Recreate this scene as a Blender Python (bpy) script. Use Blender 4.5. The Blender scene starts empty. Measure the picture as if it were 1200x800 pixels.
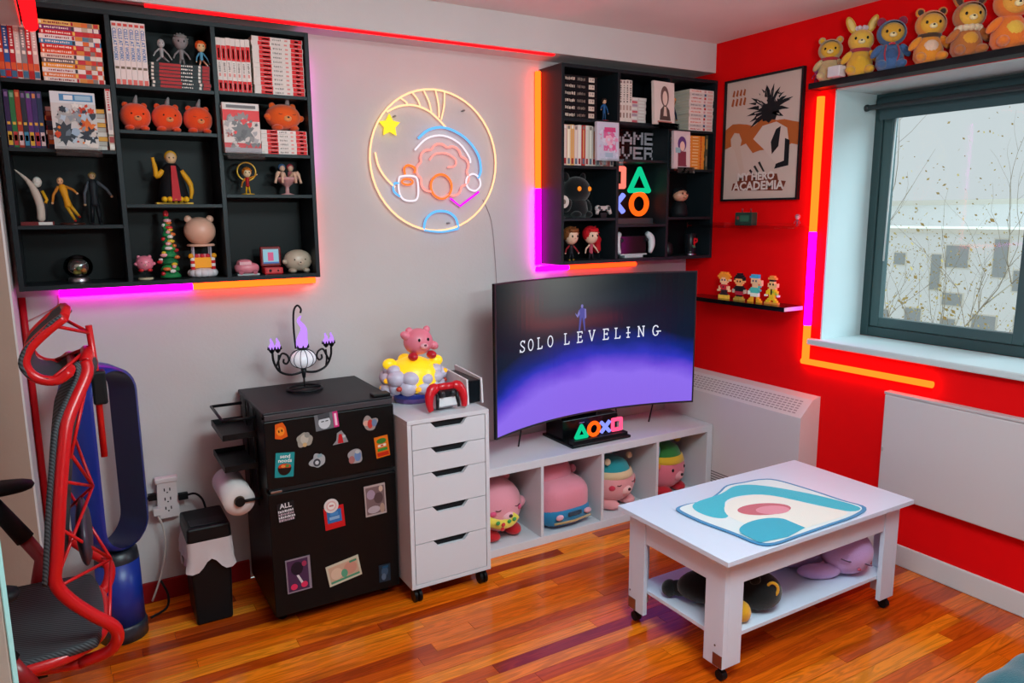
import bpy, math, random
from mathutils import Vector, Matrix, Euler
random.seed(7)
SC = bpy.context.scene
COL = SC.collection
PI = math.pi

# ---------------------------------------------------------------- camera
cam_d = bpy.data.cameras.new('camera')
cam = bpy.data.objects.new('camera', cam_d)
COL.objects.link(cam)
cam_d.sensor_width = 36.0
cam_d.lens = 869.4 / 1200 * 36
cam_d.clip_start = 0.05
yaw, pitch, roll = math.radians(30.607), math.radians(9.7076), math.radians(-0.4445)
fw = Vector((math.sin(yaw)*math.cos(pitch), math.cos(yaw)*math.cos(pitch), -math.sin(pitch)))
rt = Vector((math.cos(yaw), -math.sin(yaw), 0))
up = rt.cross(fw)
r2 = rt*math.cos(roll) + up*math.sin(roll)
u2 = -rt*math.sin(roll) + up*math.cos(roll)
cam.matrix_world = Matrix(((r2.x, u2.x, -fw.x, 0.0), (r2.y, u2.y, -fw.y, 0.0), (r2.z, u2.z, -fw.z, 1.53), (0, 0, 0, 1)))
SC.camera = cam

# ---------------------------------------------------------------- world and light
w = bpy.data.worlds.new('overcast_sky')
SC.world = w
w.use_nodes = True
w.node_tree.nodes['Background'].inputs[0].default_value = (0.63, 0.69, 0.71, 1)
w.node_tree.nodes['Background'].inputs[1].default_value = 1.0

def add_light(name, kind, loc, target, energy, color, **kw):
    d = bpy.data.lights.new(name, kind)
    d.energy = energy
    d.color = color
    for k, v in kw.items():
        setattr(d, k, v)
    o = bpy.data.objects.new(name, d)
    COL.objects.link(o)
    o.location = loc
    o.rotation_euler = (Vector(target)-Vector(loc)).to_track_quat('-Z', 'Y').to_euler()
    return o

add_light('daylight', 'SUN', (6, -4.0, 5), (0, 1.5, 0), 5.0, (0.64, 0.90, 1.0), angle=math.radians(45))
add_light('ceiling_lamp_light', 'AREA', (1.15, 0.75, 2.37), (1.2, 1.05, 0), 58, (0.68, 0.94, 1.0), shape='DISK', size=1.1)  # added out-of-view fill from above to brighten the room, no fixture modelled
add_light('added_upward_fill', 'AREA', (1.0, 0.15, 1.80), (1.0, 0.45, 2.4), 44, (0.76, 1.0, 1.0), shape='DISK', size=0.35)  # added unseen fill aimed upward to lift the ceiling tone, no real lamp here
vs = SC.view_settings
vs.view_transform = 'Standard'
vs.look = 'None'
vs.gamma = 1
vs.exposure = 0.0
vs.use_curve_mapping = False

# ---------------------------------------------------------------- materials
def lin(h):
    h = h.lstrip('#')
    h = ''.join(ch*2 for ch in h) if len(h) == 3 else h
    c = [int(h[i:i+2], 16)/255 for i in (0, 2, 4)]
    return tuple(x/12.92 if x <= 0.04045 else ((x+0.055)/1.055)**2.4 for x in c) + (1.0,)

MATS = {}
def mat(h, kind='plain', rough=None, emit=0.0):
    key = (h, kind, rough, emit)
    if key in MATS:
        return MATS[key]
    m = bpy.data.materials.new('%s_%s' % (kind, h.lstrip('#')))
    m.use_nodes = True
    nt = m.node_tree
    b = nt.nodes['Principled BSDF']
    b.inputs['Base Color'].default_value = lin(h)
    R = {'plain': .5, 'plush': .95, 'gloss': .18, 'metal': .3, 'paper': .65, 'emit': .5, 'satin': .35, 'rubber': .75}.get(kind, .5)
    b.inputs['Roughness'].default_value = R if rough is None else rough
    if sum(lin(h)[:3]) < .05:
        b.inputs['Specular IOR Level'].default_value = .22
    if kind in ('paper', 'plain'):
        b.inputs['Specular IOR Level'].default_value = .2
    if kind == 'metal':
        b.inputs['Metallic'].default_value = 1.0
    if kind == 'plush':
        n = nt.nodes.new('ShaderNodeTexNoise'); n.inputs['Scale'].default_value = 260; n.inputs['Detail'].default_value = 2
        tc = nt.nodes.new('ShaderNodeTexCoord'); nt.links.new(tc.outputs['Object'], n.inputs['Vector'])
        bp = nt.nodes.new('ShaderNodeBump'); bp.inputs['Strength'].default_value = .5; bp.inputs['Distance'].default_value = .003
        nt.links.new(n.outputs[0], bp.inputs['Height']); nt.links.new(bp.outputs[0], b.inputs['Normal'])
        b.inputs['Sheen Weight'].default_value = .3
    if emit:
        b.inputs['Emission Color'].default_value = lin(h)
        b.inputs['Emission Strength'].default_value = emit
    MATS[key] = m
    return m

def glow(name, rgb, strength=1.0):
    key = ('glow', rgb, strength)
    if key in MATS:
        return MATS[key]
    m = bpy.data.materials.new(name)
    m.use_nodes = True
    nt = m.node_tree
    nt.nodes.remove(nt.nodes['Principled BSDF'])
    e = nt.nodes.new('ShaderNodeEmission')
    e.inputs[0].default_value = rgb + (1,)
    e.inputs[1].default_value = strength
    nt.links.new(e.outputs[0], nt.nodes['Material Output'].inputs[0])
    MATS[key] = m
    return m

def clear(name, tint=(1, 1, 1), gloss=.08, rough=.03, fk=1.0):
    if name in MATS:
        return MATS[name]
    m = bpy.data.materials.new(name)
    m.use_nodes = True
    nt = m.node_tree
    nt.nodes.remove(nt.nodes['Principled BSDF'])
    t = nt.nodes.new('ShaderNodeBsdfTransparent'); t.inputs[0].default_value = tint + (1,)
    g = nt.nodes.new('ShaderNodeBsdfGlossy'); g.inputs['Roughness'].default_value = rough
    f = nt.nodes.new('ShaderNodeFresnel'); f.inputs[0].default_value = 1.45
    mx = nt.nodes.new('ShaderNodeMixShader')
    ad = nt.nodes.new('ShaderNodeMath'); ad.operation = 'MULTIPLY_ADD'; ad.inputs[1].default_value = fk; ad.inputs[2].default_value = gloss-.04
    nt.links.new(f.outputs[0], ad.inputs[0]); nt.links.new(ad.outputs[0], mx.inputs[0])
    nt.links.new(t.outputs[0], mx.inputs[1]); nt.links.new(g.outputs[0], mx.inputs[2])
    nt.links.new(mx.outputs[0], nt.nodes['Material Output'].inputs[0])
    MATS[name] = m
    return m

def wall_mat(name, h, var=.05, rough=.75, bump=.12, scale=3.0):
    m = bpy.data.materials.new(name)
    m.use_nodes = True
    nt = m.node_tree
    b = nt.nodes['Principled BSDF']
    b.inputs['Roughness'].default_value = rough
    g = nt.nodes.new('ShaderNodeNewGeometry')
    n = nt.nodes.new('ShaderNodeTexNoise'); n.inputs['Scale'].default_value = scale; n.inputs['Detail'].default_value = 5
    nt.links.new(g.outputs['Position'], n.inputs['Vector'])
    r = nt.nodes.new('ShaderNodeValToRGB')
    c = lin(h)
    r.color_ramp.elements[0].position = .3; r.color_ramp.elements[1].position = .7
    r.color_ramp.elements[0].color = tuple(x*(1-var) for x in c[:3]) + (1,)
    r.color_ramp.elements[1].color = tuple(min(1, x*(1+var)) for x in c[:3]) + (1,)
    nt.links.new(n.outputs[0], r.inputs[0]); nt.links.new(r.outputs[0], b.inputs['Base Color'])
    n2 = nt.nodes.new('ShaderNodeTexNoise'); n2.inputs['Scale'].default_value = 90; n2.inputs['Detail'].default_value = 3
    nt.links.new(g.outputs['Position'], n2.inputs['Vector'])
    bp = nt.nodes.new('ShaderNodeBump'); bp.inputs['Strength'].default_value = bump; bp.inputs['Distance'].default_value = .004
    nt.links.new(n2.outputs[0], bp.inputs['Height']); nt.links.new(bp.outputs[0], b.inputs['Normal'])
    return m

def wood_mat():
    m = bpy.data.materials.new('oiled_oak_plank')
    m.use_nodes = True
    nt = m.node_tree; L = nt.links.new
    b = nt.nodes['Principled BSDF']
    b.inputs['Roughness'].default_value = .17
    g = nt.nodes.new('ShaderNodeNewGeometry')
    oi = nt.nodes.new('ShaderNodeObjectInfo')
    off = nt.nodes.new('ShaderNodeMath'); off.operation = 'MULTIPLY'; off.inputs[1].default_value = 37.0
    L(oi.outputs['Random'], off.inputs[0])
    cmb = nt.nodes.new('ShaderNodeCombineXYZ'); L(off.outputs[0], cmb.inputs[0]); L(off.outputs[0], cmb.inputs[2])
    va = nt.nodes.new('ShaderNodeVectorMath'); va.operation = 'ADD'
    L(g.outputs['Position'], va.inputs[0]); L(cmb.outputs[0], va.inputs[1])
    mp = nt.nodes.new('ShaderNodeVectorMath'); mp.operation = 'MULTIPLY'; mp.inputs[1].default_value = (1.3, 17, 8)
    L(va.outputs[0], mp.inputs[0])
    n = nt.nodes.new('ShaderNodeTexNoise'); n.inputs['Scale'].default_value = 1.6; n.inputs['Detail'].default_value = 6; n.inputs['Distortion'].default_value = 1.2
    L(mp.outputs[0], n.inputs['Vector'])
    wv = nt.nodes.new('ShaderNodeMath'); wv.operation = 'MULTIPLY'; wv.inputs[1].default_value = 34; L(n.outputs[0], wv.inputs[0])
    sn = nt.nodes.new('ShaderNodeMath'); sn.operation = 'SINE'; L(wv.outputs[0], sn.inputs[0])
    mr = nt.nodes.new('ShaderNodeMapRange'); mr.inputs[1].default_value = -1; mr.inputs[2].default_value = 1
    mr.inputs[3].default_value = .74; mr.inputs[4].default_value = 1.08
    L(sn.outputs[0], mr.inputs[0])
    rp = nt.nodes.new('ShaderNodeValToRGB')
    e = rp.color_ramp.elements
    e[0].position = 0.0; e[0].color = lin('#8e2c06')
    e[1].position = 1.0; e[1].color = lin('#f8941e')
    for p, h in ((.10, '#b84208'), (.45, '#dc5f0a'), (.8, '#ec7410')):
        x = e.new(p); x.color = lin(h)
    L(oi.outputs['Random'], rp.inputs[0])
    mx = nt.nodes.new('ShaderNodeMix'); mx.data_type = 'RGBA'; mx.blend_type = 'MULTIPLY'; mx.inputs[0].default_value = 1.0
    L(rp.outputs[0], mx.inputs[6]); L(mr.outputs[0], mx.inputs[7])
    # dark knots and streaks of the wood itself
    n3 = nt.nodes.new('ShaderNodeTexNoise'); n3.inputs['Scale'].default_value = .8; n3.inputs['Detail'].default_value = 3
    L(mp.outputs[0], n3.inputs['Vector'])
    r3 = nt.nodes.new('ShaderNodeMapRange'); r3.inputs[1].default_value = .62; r3.inputs[2].default_value = .72; r3.inputs[3].default_value = 1; r3.inputs[4].default_value = .55
    L(n3.outputs[0], r3.inputs[0])
    m2 = nt.nodes.new('ShaderNodeMix'); m2.data_type = 'RGBA'; m2.blend_type = 'MULTIPLY'; m2.inputs[0].default_value = 1.0
    L(mx.outputs[2], m2.inputs[6]); L(r3.outputs[0], m2.inputs[7])
    L(m2.outputs[2], b.inputs['Base Color'])
    bp = nt.nodes.new('ShaderNodeBump'); bp.inputs['Strength'].default_value = .05; L(n.outputs[0], bp.inputs['Height']); L(bp.outputs[0], b.inputs['Normal'])
    return m

# ---------------------------------------------------------------- mesh builder
class B:
    def __init__(s):
        s.v = []; s.f = []; s.fm = []; s.fs = []; s.m = []
    def slot(s, m):
        if m not in s.m:
            s.m.append(m)
        return s.m.index(m)
    def add(s, vs_, fs_, m, smooth=False, M=None):
        o = len(s.v); k = s.slot(m)
        s.v += [tuple(M @ Vector(p)) if M else tuple(p) for p in vs_]
        for f in fs_:
            s.f.append([i+o for i in f]); s.fm.append(k); s.fs.append(smooth)
        return s
    def box(s, c, d, m, rot=None):
        x, y, z = (q/2 for q in d)
        vs_ = [(i*x, j*y, k*z) for i in (-1, 1) for j in (-1, 1) for k in (-1, 1)]
        fs_ = [(0, 1, 3, 2), (4, 6, 7, 5), (0, 4, 5, 1), (2, 3, 7, 6), (0, 2, 6, 4), (1, 5, 7, 3)]
        M = Matrix.Translation(c) @ (Euler(rot).to_matrix().to_4x4() if rot else Matrix())
        return s.add(vs_, fs_, m, False, M)
    def bb(s, x0, x1, y0, y1, z0, z1, m):
        return s.box(((x0+x1)/2, (y0+y1)/2, (z0+z1)/2), (x1-x0, y1-y0, z1-z0), m)
    def tube(s, pts, r, m, n=8, closed=False, caps=True):
        P = [Vector(p) for p in pts]; N = len(P)
        rr = r if isinstance(r, (list, tuple)) else [r]*N
        vs_ = []; fs_ = []
        prev = None
        for i in range(N):
            if closed:
                t = (P[(i+1) % N]-P[i-1])
            else:
                t = P[min(i+1, N-1)]-P[max(i-1, 0)]
            t.normalize()
            if prev is None:
                a = Vector((0, 0, 1)) if abs(t.z) < .9 else Vector((1, 0, 0))
                nx = t.cross(a).normalized()
            else:
                nx = (prev - t*prev.dot(t))
                nx = nx.normalized() if nx.length > 1e-6 else t.cross(Vector((.3, .5, .8))).normalized()
            prev = nx
            ny = t.cross(nx)
            for k in range(n):
                a = 2*PI*k/n
                vs_.append(P[i] + (nx*math.cos(a)+ny*math.sin(a))*rr[i])
        for i in range(N if closed else N-1):
            j = (i+1) % N
            for k in range(n):
                fs_.append((i*n+k, i*n+(k+1) % n, j*n+(k+1) % n, j*n+k))
        s.add(vs_, fs_, m, True)
        if caps and not closed:
            o = len(s.v)-len(vs_); k = s.slot(m)
            s.f.append([o+i for i in range(n)][::-1]); s.fm.append(k); s.fs.append(False)
            s.f.append([o+(N-1)*n+i for i in range(n)]); s.fm.append(k); s.fs.append(False)
        return s
    def ell(s, c, r, m, rot=None, n=16, k=10, e=1.0):
        if not isinstance(r, (tuple, list)):
            r = (r, r, r)
        sp = lambda x: math.copysign(abs(x)**e, x)
        vs_ = [(0, 0, -r[2])]
        for i in range(1, k):
            ph = -PI/2+PI*i/k
            for j in range(n):
                th = 2*PI*j/n
                vs_.append((r[0]*sp(math.cos(ph))*sp(math.cos(th)), r[1]*sp(math.cos(ph))*sp(math.sin(th)), r[2]*sp(math.sin(ph))))
        vs_.append((0, 0, r[2]))
        fs_ = [(0, 1+(j+1) % n, 1+j) for j in range(n)]
        for i in range(k-2):
            for j in range(n):
                a = 1+i*n
                fs_.append((a+j, a+(j+1) % n, a+n+(j+1) % n, a+n+j))
        t = len(vs_)-1; a = 1+(k-2)*n
        fs_ += [(a+j, a+(j+1) % n, t) for j in range(n)]
        M = Matrix.Translation(c) @ (Euler(rot).to_matrix().to_4x4() if rot else Matrix())
        return s.add(vs_, fs_, m, True, M)
    def lathe(s, prof, m, c=(0, 0, 0), n=24, rot=None, smooth=True):
        vs_ = []; fs_ = []
        for r, z in prof:
            for j in range(n):
                a = 2*PI*j/n
                vs_.append((r*math.cos(a), r*math.sin(a), z))
        for i in range(len(prof)-1):
            for j in range(n):
                fs_.append((i*n+j, i*n+(j+1) % n, (i+1)*n+(j+1) % n, (i+1)*n+j))
        M = Matrix.Translation(c) @ (Euler(rot).to_matrix().to_4x4() if rot else Matrix())
        return s.add(vs_, fs_, m, smooth, M)
    def cyl(s, p0, p1, r, m, n=16, r1=None):
        p0 = Vector(p0); p1 = Vector(p1)
        L = (p1-p0).length
        M = Matrix.Translation(p0) @ (p1-p0).to_track_quat('Z', 'Y').to_matrix().to_4x4()
        r1 = r if r1 is None else r1
        vs_ = [(q*math.cos(2*PI*j/n), q*math.sin(2*PI*j/n), z) for q, z in ((r, 0), (r1, L)) for j in range(n)]
        s.add(vs_, [(j, (j+1) % n, n+(j+1) % n, n+j) for j in range(n)], m, True, M)
        s.add(vs_[:n], [list(range(n))[::-1]], m, False, M)
        return s.add(vs_[n:], [list(range(n))], m, False, M)
    def prism(s, poly, o, ux, uy, d, m, side=None):
        """polygon (u, v) in the plane o + u*ux + v*uy, thickness d along ux x uy"""
        o = Vector(o); ux = Vector(ux); uy = Vector(uy); nz = ux.cross(uy).normalized()
        n = len(poly)
        a = [o+ux*p[0]+uy*p[1] for p in poly]
        bq = [p+nz*d for p in a]
        s.add(bq, [list(range(n))], m)
        s.add(a, [list(range(n))[::-1]], side or m)
        return s.add(a+bq, [(i, (i+1) % n, n+(i+1) % n, n+i) for i in range(n)], side or m)
    def flat(s, poly, o, ux, uy, m):
        o = Vector(o); ux = Vector(ux); uy = Vector(uy)
        return s.add([o+ux*p[0]+uy*p[1] for p in poly], [list(range(len(poly)))], m)
    def text(s, string, size, o, ux, uy, m, align='CENTER', spacing=1.0, sx=1.0, bold=0.0):
        c = bpy.data.curves.new('tmp', 'FONT')
        c.body = string; c.size = size; c.align_x = align; c.space_character = spacing; c.resolution_u = 2; c.offset = bold
        ob = bpy.data.objects.new('tmp', c); COL.objects.link(ob)
        dg = bpy.context.evaluated_depsgraph_get()
        me = bpy.data.meshes.new_from_object(ob.evaluated_get(dg))
        o = Vector(o); ux = Vector(ux); uy = Vector(uy)
        s.add([o+ux*(p.co.x*sx)+uy*p.co.y for p in me.vertices], [list(p.vertices) for p in me.polygons], m)
        bpy.data.objects.remove(ob); bpy.data.curves.remove(c); bpy.data.meshes.remove(me)
        return s
    def mesh(s, name):
        me = bpy.data.meshes.new(name)
        me.from_pydata(s.v, [], s.f)
        for m in s.m:
            me.materials.append(m)
        me.polygons.foreach_set('material_index', s.fm)
        me.polygons.foreach_set('use_smooth', s.fs)
        me.update()
        return me
    def build(s, name, parent=None, loc=(0, 0, 0), rz=0, bev=0, solid=0):
        o = bpy.data.objects.new(name, s.mesh(name))
        COL.objects.link(o)
        o.parent = parent
        o.location = loc; o.rotation_euler = (0, 0, rz)
        if bev:
            md = o.modifiers.new('bevel', 'BEVEL'); md.width = bev; md.segments = 2; md.limit_method = 'ANGLE'; md.angle_limit = math.radians(50)
        return o

def tag(o, label, cat, group=None):
    o['label'] = label; o['category'] = cat
    if group:
        o['group'] = group
    return o
def thing(name, label, cat, loc=(0, 0, 0), rz=0, group=None):
    o = bpy.data.objects.new(name, None)
    COL.objects.link(o)
    o.empty_display_size = .05
    o.location = loc; o.rotation_euler = (0, 0, rz)
    return tag(o, label, cat, group)
def struct(o):
    o['kind'] = 'structure'
    return o
def stuff(o):
    o['kind'] = 'stuff'
    return o
def arc(cx, cy, rx, ry, a0, a1, n=16):
    return [(cx+rx*math.cos(math.radians(a0+(a1-a0)*i/n)), cy+ry*math.sin(math.radians(a0+(a1-a0)*i/n))) for i in range(n+1)]
def smooth_path(pts, k=4, closed=False):
    P = [Vector(p) for p in pts]; N = len(P); out = []
    rng = range(N if closed else N-1)
    for i in rng:
        if closed:
            a, b_, c, d = P[i-1], P[i], P[(i+1) % N], P[(i+2) % N]
        else:
            a, b_, c, d = P[max(i-1, 0)], P[i], P[i+1], P[min(i+2, N-1)]
        for j in range(k):
            t = j/k
            out.append(.5*((2*b_)+(c-a)*t+(2*a-5*b_+4*c-d)*t*t+(3*b_-a-3*c+d)*t**3))
    if not closed:
        out.append(P[-1])
    return out
ORD = ['first', 'second', 'third', 'fourth', 'fifth', 'sixth', 'seventh', 'eighth', 'ninth', 'tenth', 'eleventh', 'twelfth', 'thirteenth', 'fourteenth', 'fifteenth']

# ---------------------------------------------------------------- room
WY, WX, CZ = 3.14, 3.01, 2.40
M_back = wall_mat('pale_plaster', '#cfc6c6', .03)
M_ceil = wall_mat('ceiling_paint', '#e8dcda', .04, bump=.3)
M_red = wall_mat('red_paint', '#ee0208', .04, rough=.8)
M_red.node_tree.nodes['Principled BSDF'].inputs['Specular IOR Level'].default_value = .15
M_left = wall_mat('beige_paint', '#a98f80', .03)
M_whitep = wall_mat('white_paint', '#d8d4d4', .03, rough=.45)
M_wood = wood_mat()
M_gap = mat('#3a1608', rough=.6)
WHITE = mat('#d3d2d8', 'satin')
BLACK = mat('#0c0e12', 'satin')
STEEL = mat('#9a9a9c', 'metal')

fl = struct(B().bb(-1.0, WX, -1.2, WY, -.06, -.012, M_gap).build('floor'))
pl_me = {}
def plank(x0, x1, y, wd):
    if 'p' not in pl_me:
        pl_me['p'] = B().bb(-.5, .5, -.5, .5, 0, 1, M_wood).mesh('plank')
    o = bpy.data.objects.new('plank', pl_me['p'])
    COL.objects.link(o); o.parent = fl
    o.scale = (x1-x0-.0012, wd-.0012, .012+random.uniform(-.0004, .0004))
    o.location = ((x0+x1)/2, y, -.0121)
y = WY-.035; wd = .057; nplank = 0
while y > .62:
    x = -.9-random.random()*.8
    while x < WX:
        L = random.uniform(.55, 1.25)
        a, c = max(x, -.75), min(x+L, WX)
        if c-a > .05:
            plank(a, c, y, wd); nplank += 1
        x += L
    y -= wd
stuff(B().bb(-1.0, WX, -1.2, y+wd/2, -.012, 0, M_wood).build('floor_boards', fl))

struct(B().bb(-1.12, WX+.5, WY, WY+.12, 0, CZ+.1, M_back).build('wall_back'))
struct(B().bb(-1.12, WX+.42, -1.32, WY+.1, CZ, CZ+.1, M_ceil).build('ceiling'))
struct(B().bb(-1.0, WX, 2.962, WY, 2.255, CZ, M_back).build('trim_1'))
# red wall with the window opening
NY1, NY0, NZ0, NZ1 = 2.23, 0.75, .932, 2.071
rw = B()
rw.bb(WX, WX+.40, NY1, WY, 0, CZ, M_red)
rw.bb(WX, WX+.40, -1.2, NY0, 0, CZ, M_red)
rw.bb(WX, WX+.40, NY0, NY1, 0, NZ0, M_red)
rw.bb(WX, WX+.40, NY0, NY1, NZ1, CZ, M_red)
struct(rw.build('wall_right'))
struct(B().bb(-1.0, -.178, 2.862, WY, 0, CZ, M_left).build('wall_pier'))
struct(B().bb(-1.12, -1.0, -1.2, WY, 0, CZ, M_back).build('wall_left'))
struct(B().bb(-1.12, WX+.4, -1.32, -1.2, 0, CZ, M_back).build('wall_rear'))
B1 = B().bb(-.10, .54, WY-.014, WY, 0, .085, mat('#8e0f14', rough=.5))
struct(B1.build('baseboard_back', bev=.003))
struct(B().bb(WX-.014, WX, -1.2, 2.2, 0, .094, M_whitep).build('baseboard_right', bev=.004))

struct(B().bb(-.178, -.172, 2.862, 3.10, 0, 2.11, M_whitep).build('trim_2'))
# window
win = struct(bpy.data.objects.new('window_1', None)); COL.objects.link(win)
M_niche = mat('#c9d6d8', rough=.5)
lin_ = B()
lin_.bb(WX-.001, 3.30, NY1-.006, NY1, NZ0, NZ1, M_niche)
lin_.bb(WX-.001, 3.30, NY0, NY1, NZ1-.006, NZ1, M_niche)
lin_.bb(WX-.001, 3.30, NY0, NY0+.006, NZ0, NZ1, M_niche)
lin_.build('niche_lining', win)
B().bb(WX-.03, 3.30, NY0-.07, NY1+.065, .908, .938, M_niche).build('window_sill', win, bev=.006)
M_teal = mat('#2c4446', 'satin')
fr = B()
def frame_rect(b, x0, x1, ya, yb, za, zb, t, m):
    b.bb(x0, x1, ya, ya+t, za, zb, m); b.bb(x0, x1, yb-t, yb, za, zb, m)
    b.bb(x0, x1, ya+t, yb-t, za, za+t, m); b.bb(x0, x1, ya+t, yb-t, zb-t, zb, m)
frame_rect(fr, 3.30, 3.38, NY0, NY1, .938, NZ1, .045, M_teal)
fr.build('window_frame', win, bev=.003)
s1 = B(); frame_rect(s1, 3.31, 3.35, 1.50, NY1-.045, .985, NZ1-.05, .045, mat('#3d5557', 'satin')); s1.build('sash', win, bev=.003)
s2 = B(); frame_rect(s2, 3.345, 3.375, NY0+.045, 1.55, .985, NZ1-.05, .045, mat('#3d5557', 'satin')); s2.build('sash', win, bev=.003)
GL = clear('window_glass', (.97, .99, .99), .04, fk=.25)
B().bb(3.328, 3.332, 1.545, NY1-.09, 1.03, NZ1-.095, GL).build('pane', win)
B().bb(3.358, 3.362, NY0+.09, 1.505, 1.03, NZ1-.095, GL).build('pane', win)
B().tube([(3.325, 2.135, 2.0), (3.30, 2.13, 1.3)], .004, mat('#d8dcdc')).build('blind_wand', win)
rb = thing('roller_blind', 'dark grey rolled up blind on a rod across the top of the window', 'blind', (3.22, 1.5, 2.0))
B().cyl((0, -.72, 0), (0, .715, 0), .012, mat('#20292c', 'satin')).build('rod', rb)
B().ell((0, .715, 0), .016, mat('#20292c', 'satin')).build('finial', rb)
B().cyl((.05, -.73, .018), (.05, .68, .018), .030, mat('#33474b', rough=.6)).build('rolled_fabric', rb)
B().bb(.046, .049, -.73, .68, -.055, .018, mat('#3d5358', rough=.7)).build('hanging_flap', rb)

# near door leaf at the left
dr = struct(B().bb(-.75, -.0935, .885, .925, 0, 2.05, mat('#b9b3a9', rough=.5)).build('door_1', bev=.002))
B().bb(-.0935, -.0925, .885, .925, 0, 2.05, mat('#9fd6d2', rough=.4)).build('door_edge', dr)

# ---------------------------------------------------------------- wall shelves
M_shelf = mat('#1a2126', 'satin', .42)
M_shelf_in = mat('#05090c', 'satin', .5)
SY0, SY1 = 2.94, 3.136
def wall_shelf(label, x0, x1, d1, d2, c1, c2, c3):
    t = thing('wall_bookshelf', label, 'bookshelf', ((x0+x1)/2, (SY0+SY1)/2, 1.29))
    ox, oy, oz = t.location
    def p(name, a, b_, z0, z1, y0=SY0, y1=SY1, m=M_shelf):
        B().bb(a-ox, b_-ox, y0-oy, y1-oy, z0-oz, z1-oz, m).build(name, t, bev=.0012)
    T = .016
    p('side_panel', x0, x0+T, 1.29, 2.213); p('side_panel', x1-T, x1, 1.29, 2.213)
    p('top_panel', x0+T, x1-T, 2.197, 2.213); p('bottom_panel', x0+T, x1-T, 1.29, 1.306)
    p('divider', d1-.008, d1+.008, 1.306, 2.197); p('divider', d2-.008, d2+.008, 1.306, 2.197)
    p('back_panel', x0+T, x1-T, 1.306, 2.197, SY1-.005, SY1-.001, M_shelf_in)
    for (a, b_), zz in (((x0+T, d1-.008), c1), ((d1+.008, d2-.008), c2), ((d2+.008, x1-T), c3)):
        for z in zz:
            p('shelf_board', a, b_, z-.013, z, SY0+.002, SY1-.005)
    return t
wall_shelf('black wall bookshelf full of comics and figures beside the beige wall', -.155, .853, .178, .510, (1.972, 1.757, 1.506), (1.977, 1.828, 1.576), (1.980, 1.763, 1.612))
wall_shelf('black wall bookshelf with handheld console and lit symbols, next to the red wall', 2.015, 3.006, 2.350, 2.679, (1.972, 1.757, 1.510), (1.973, 1.795, 1.476), (1.953, 1.757, 1.510))

# ---------------------------------------------------------------- led strips
RED = glow('led_red', (4.0, .012, .02))
ORA = glow('led_orange', (9.5, .36, .025))
MAG = glow('led_magenta', (7.5, .004, 5.8))
ORM = glow('led_orange_red', (7.0, .16, .02))
def led(label, segs):
    a = Vector(segs[0][0])
    t = thing('led_strip', label, 'light strip', a)
    for p0, p1, r, m in segs:
        p0 = Vector(p0)-a; p1 = Vector(p1)-a
        n = 6
        B().tube([p0.lerp(p1, i/n) for i in range(n+1)], r, m, 10).build('glowing_tube', t)
    return t
led('magenta and orange light strip under the big left bookshelf', [((-.045, 3.117, 1.262), (.40, 3.117, 1.263), .013, MAG), ((.402, 3.117, 1.263), (.88, 3.117, 1.264), .013, ORA)])
led('magenta light strip behind the right edge of the left bookshelf', [((.872, 3.12, 2.16), (.872, 3.12, 1.68), .010, MAG), ((.872, 3.12, 1.678), (.872, 3.12, 1.30), .010, ORM)])
led('vertical orange and magenta light strip along the left side of the game bookshelf', [((1.998, 3.116, 2.20), (1.998, 3.116, 1.655), .0145, ORA), ((1.998, 3.116, 1.653), (1.998, 3.116, 1.285), .0145, MAG)])
led('short light strip under the game bookshelf above the television', [((1.99, 3.117, 1.262), (2.18, 3.117, 1.262), .012, MAG), ((2.182, 3.117, 1.262), (2.62, 3.117, 1.262), .012, ORM)])
rs = thing('led_strip', 'long flat red light strip under the ceiling beam', 'light strip', (-.6, 2.985, 2.254))
B().bb(0, .90, -.010, .010, -.006, 0, mat('#8a1a20', rough=.4)).build('unlit_length', rs)
B().bb(.902, 2.60, -.010, .010, -.006, 0, RED).build('lit_length', rs)
led('orange and magenta light strip framing the left side of the window', [((2.992, 2.292, 2.045), (2.992, 2.292, 1.44), .017, ORA), ((2.992, 2.292, 1.438), (2.992, 2.292, 1.00), .017, MAG), ((2.992, 2.292, .998), (2.992, 2.292, .82), .017, ORA)])
led('horizontal orange light strip under the window sill', [((2.992, 2.31, .825), (2.992, 1.675, .829), .014, ORA)])
led('red light strip running down the corner behind the office chair', [((-.160, 3.118, 1.255), (-.160, 3.118, .12), .012, mat('#b01018', rough=.4))])
tag(B().tube(smooth_path([(-.05, 3.12, 1.255), (-.055, 3.10, 1.22), (-.09, 3.11, 1.20), (-.15, 3.12, 1.17)]), .0022, mat('#c08080')).build('cable'), 'thin pink cable hanging from the strip under the left bookshelf', 'cable')

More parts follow.
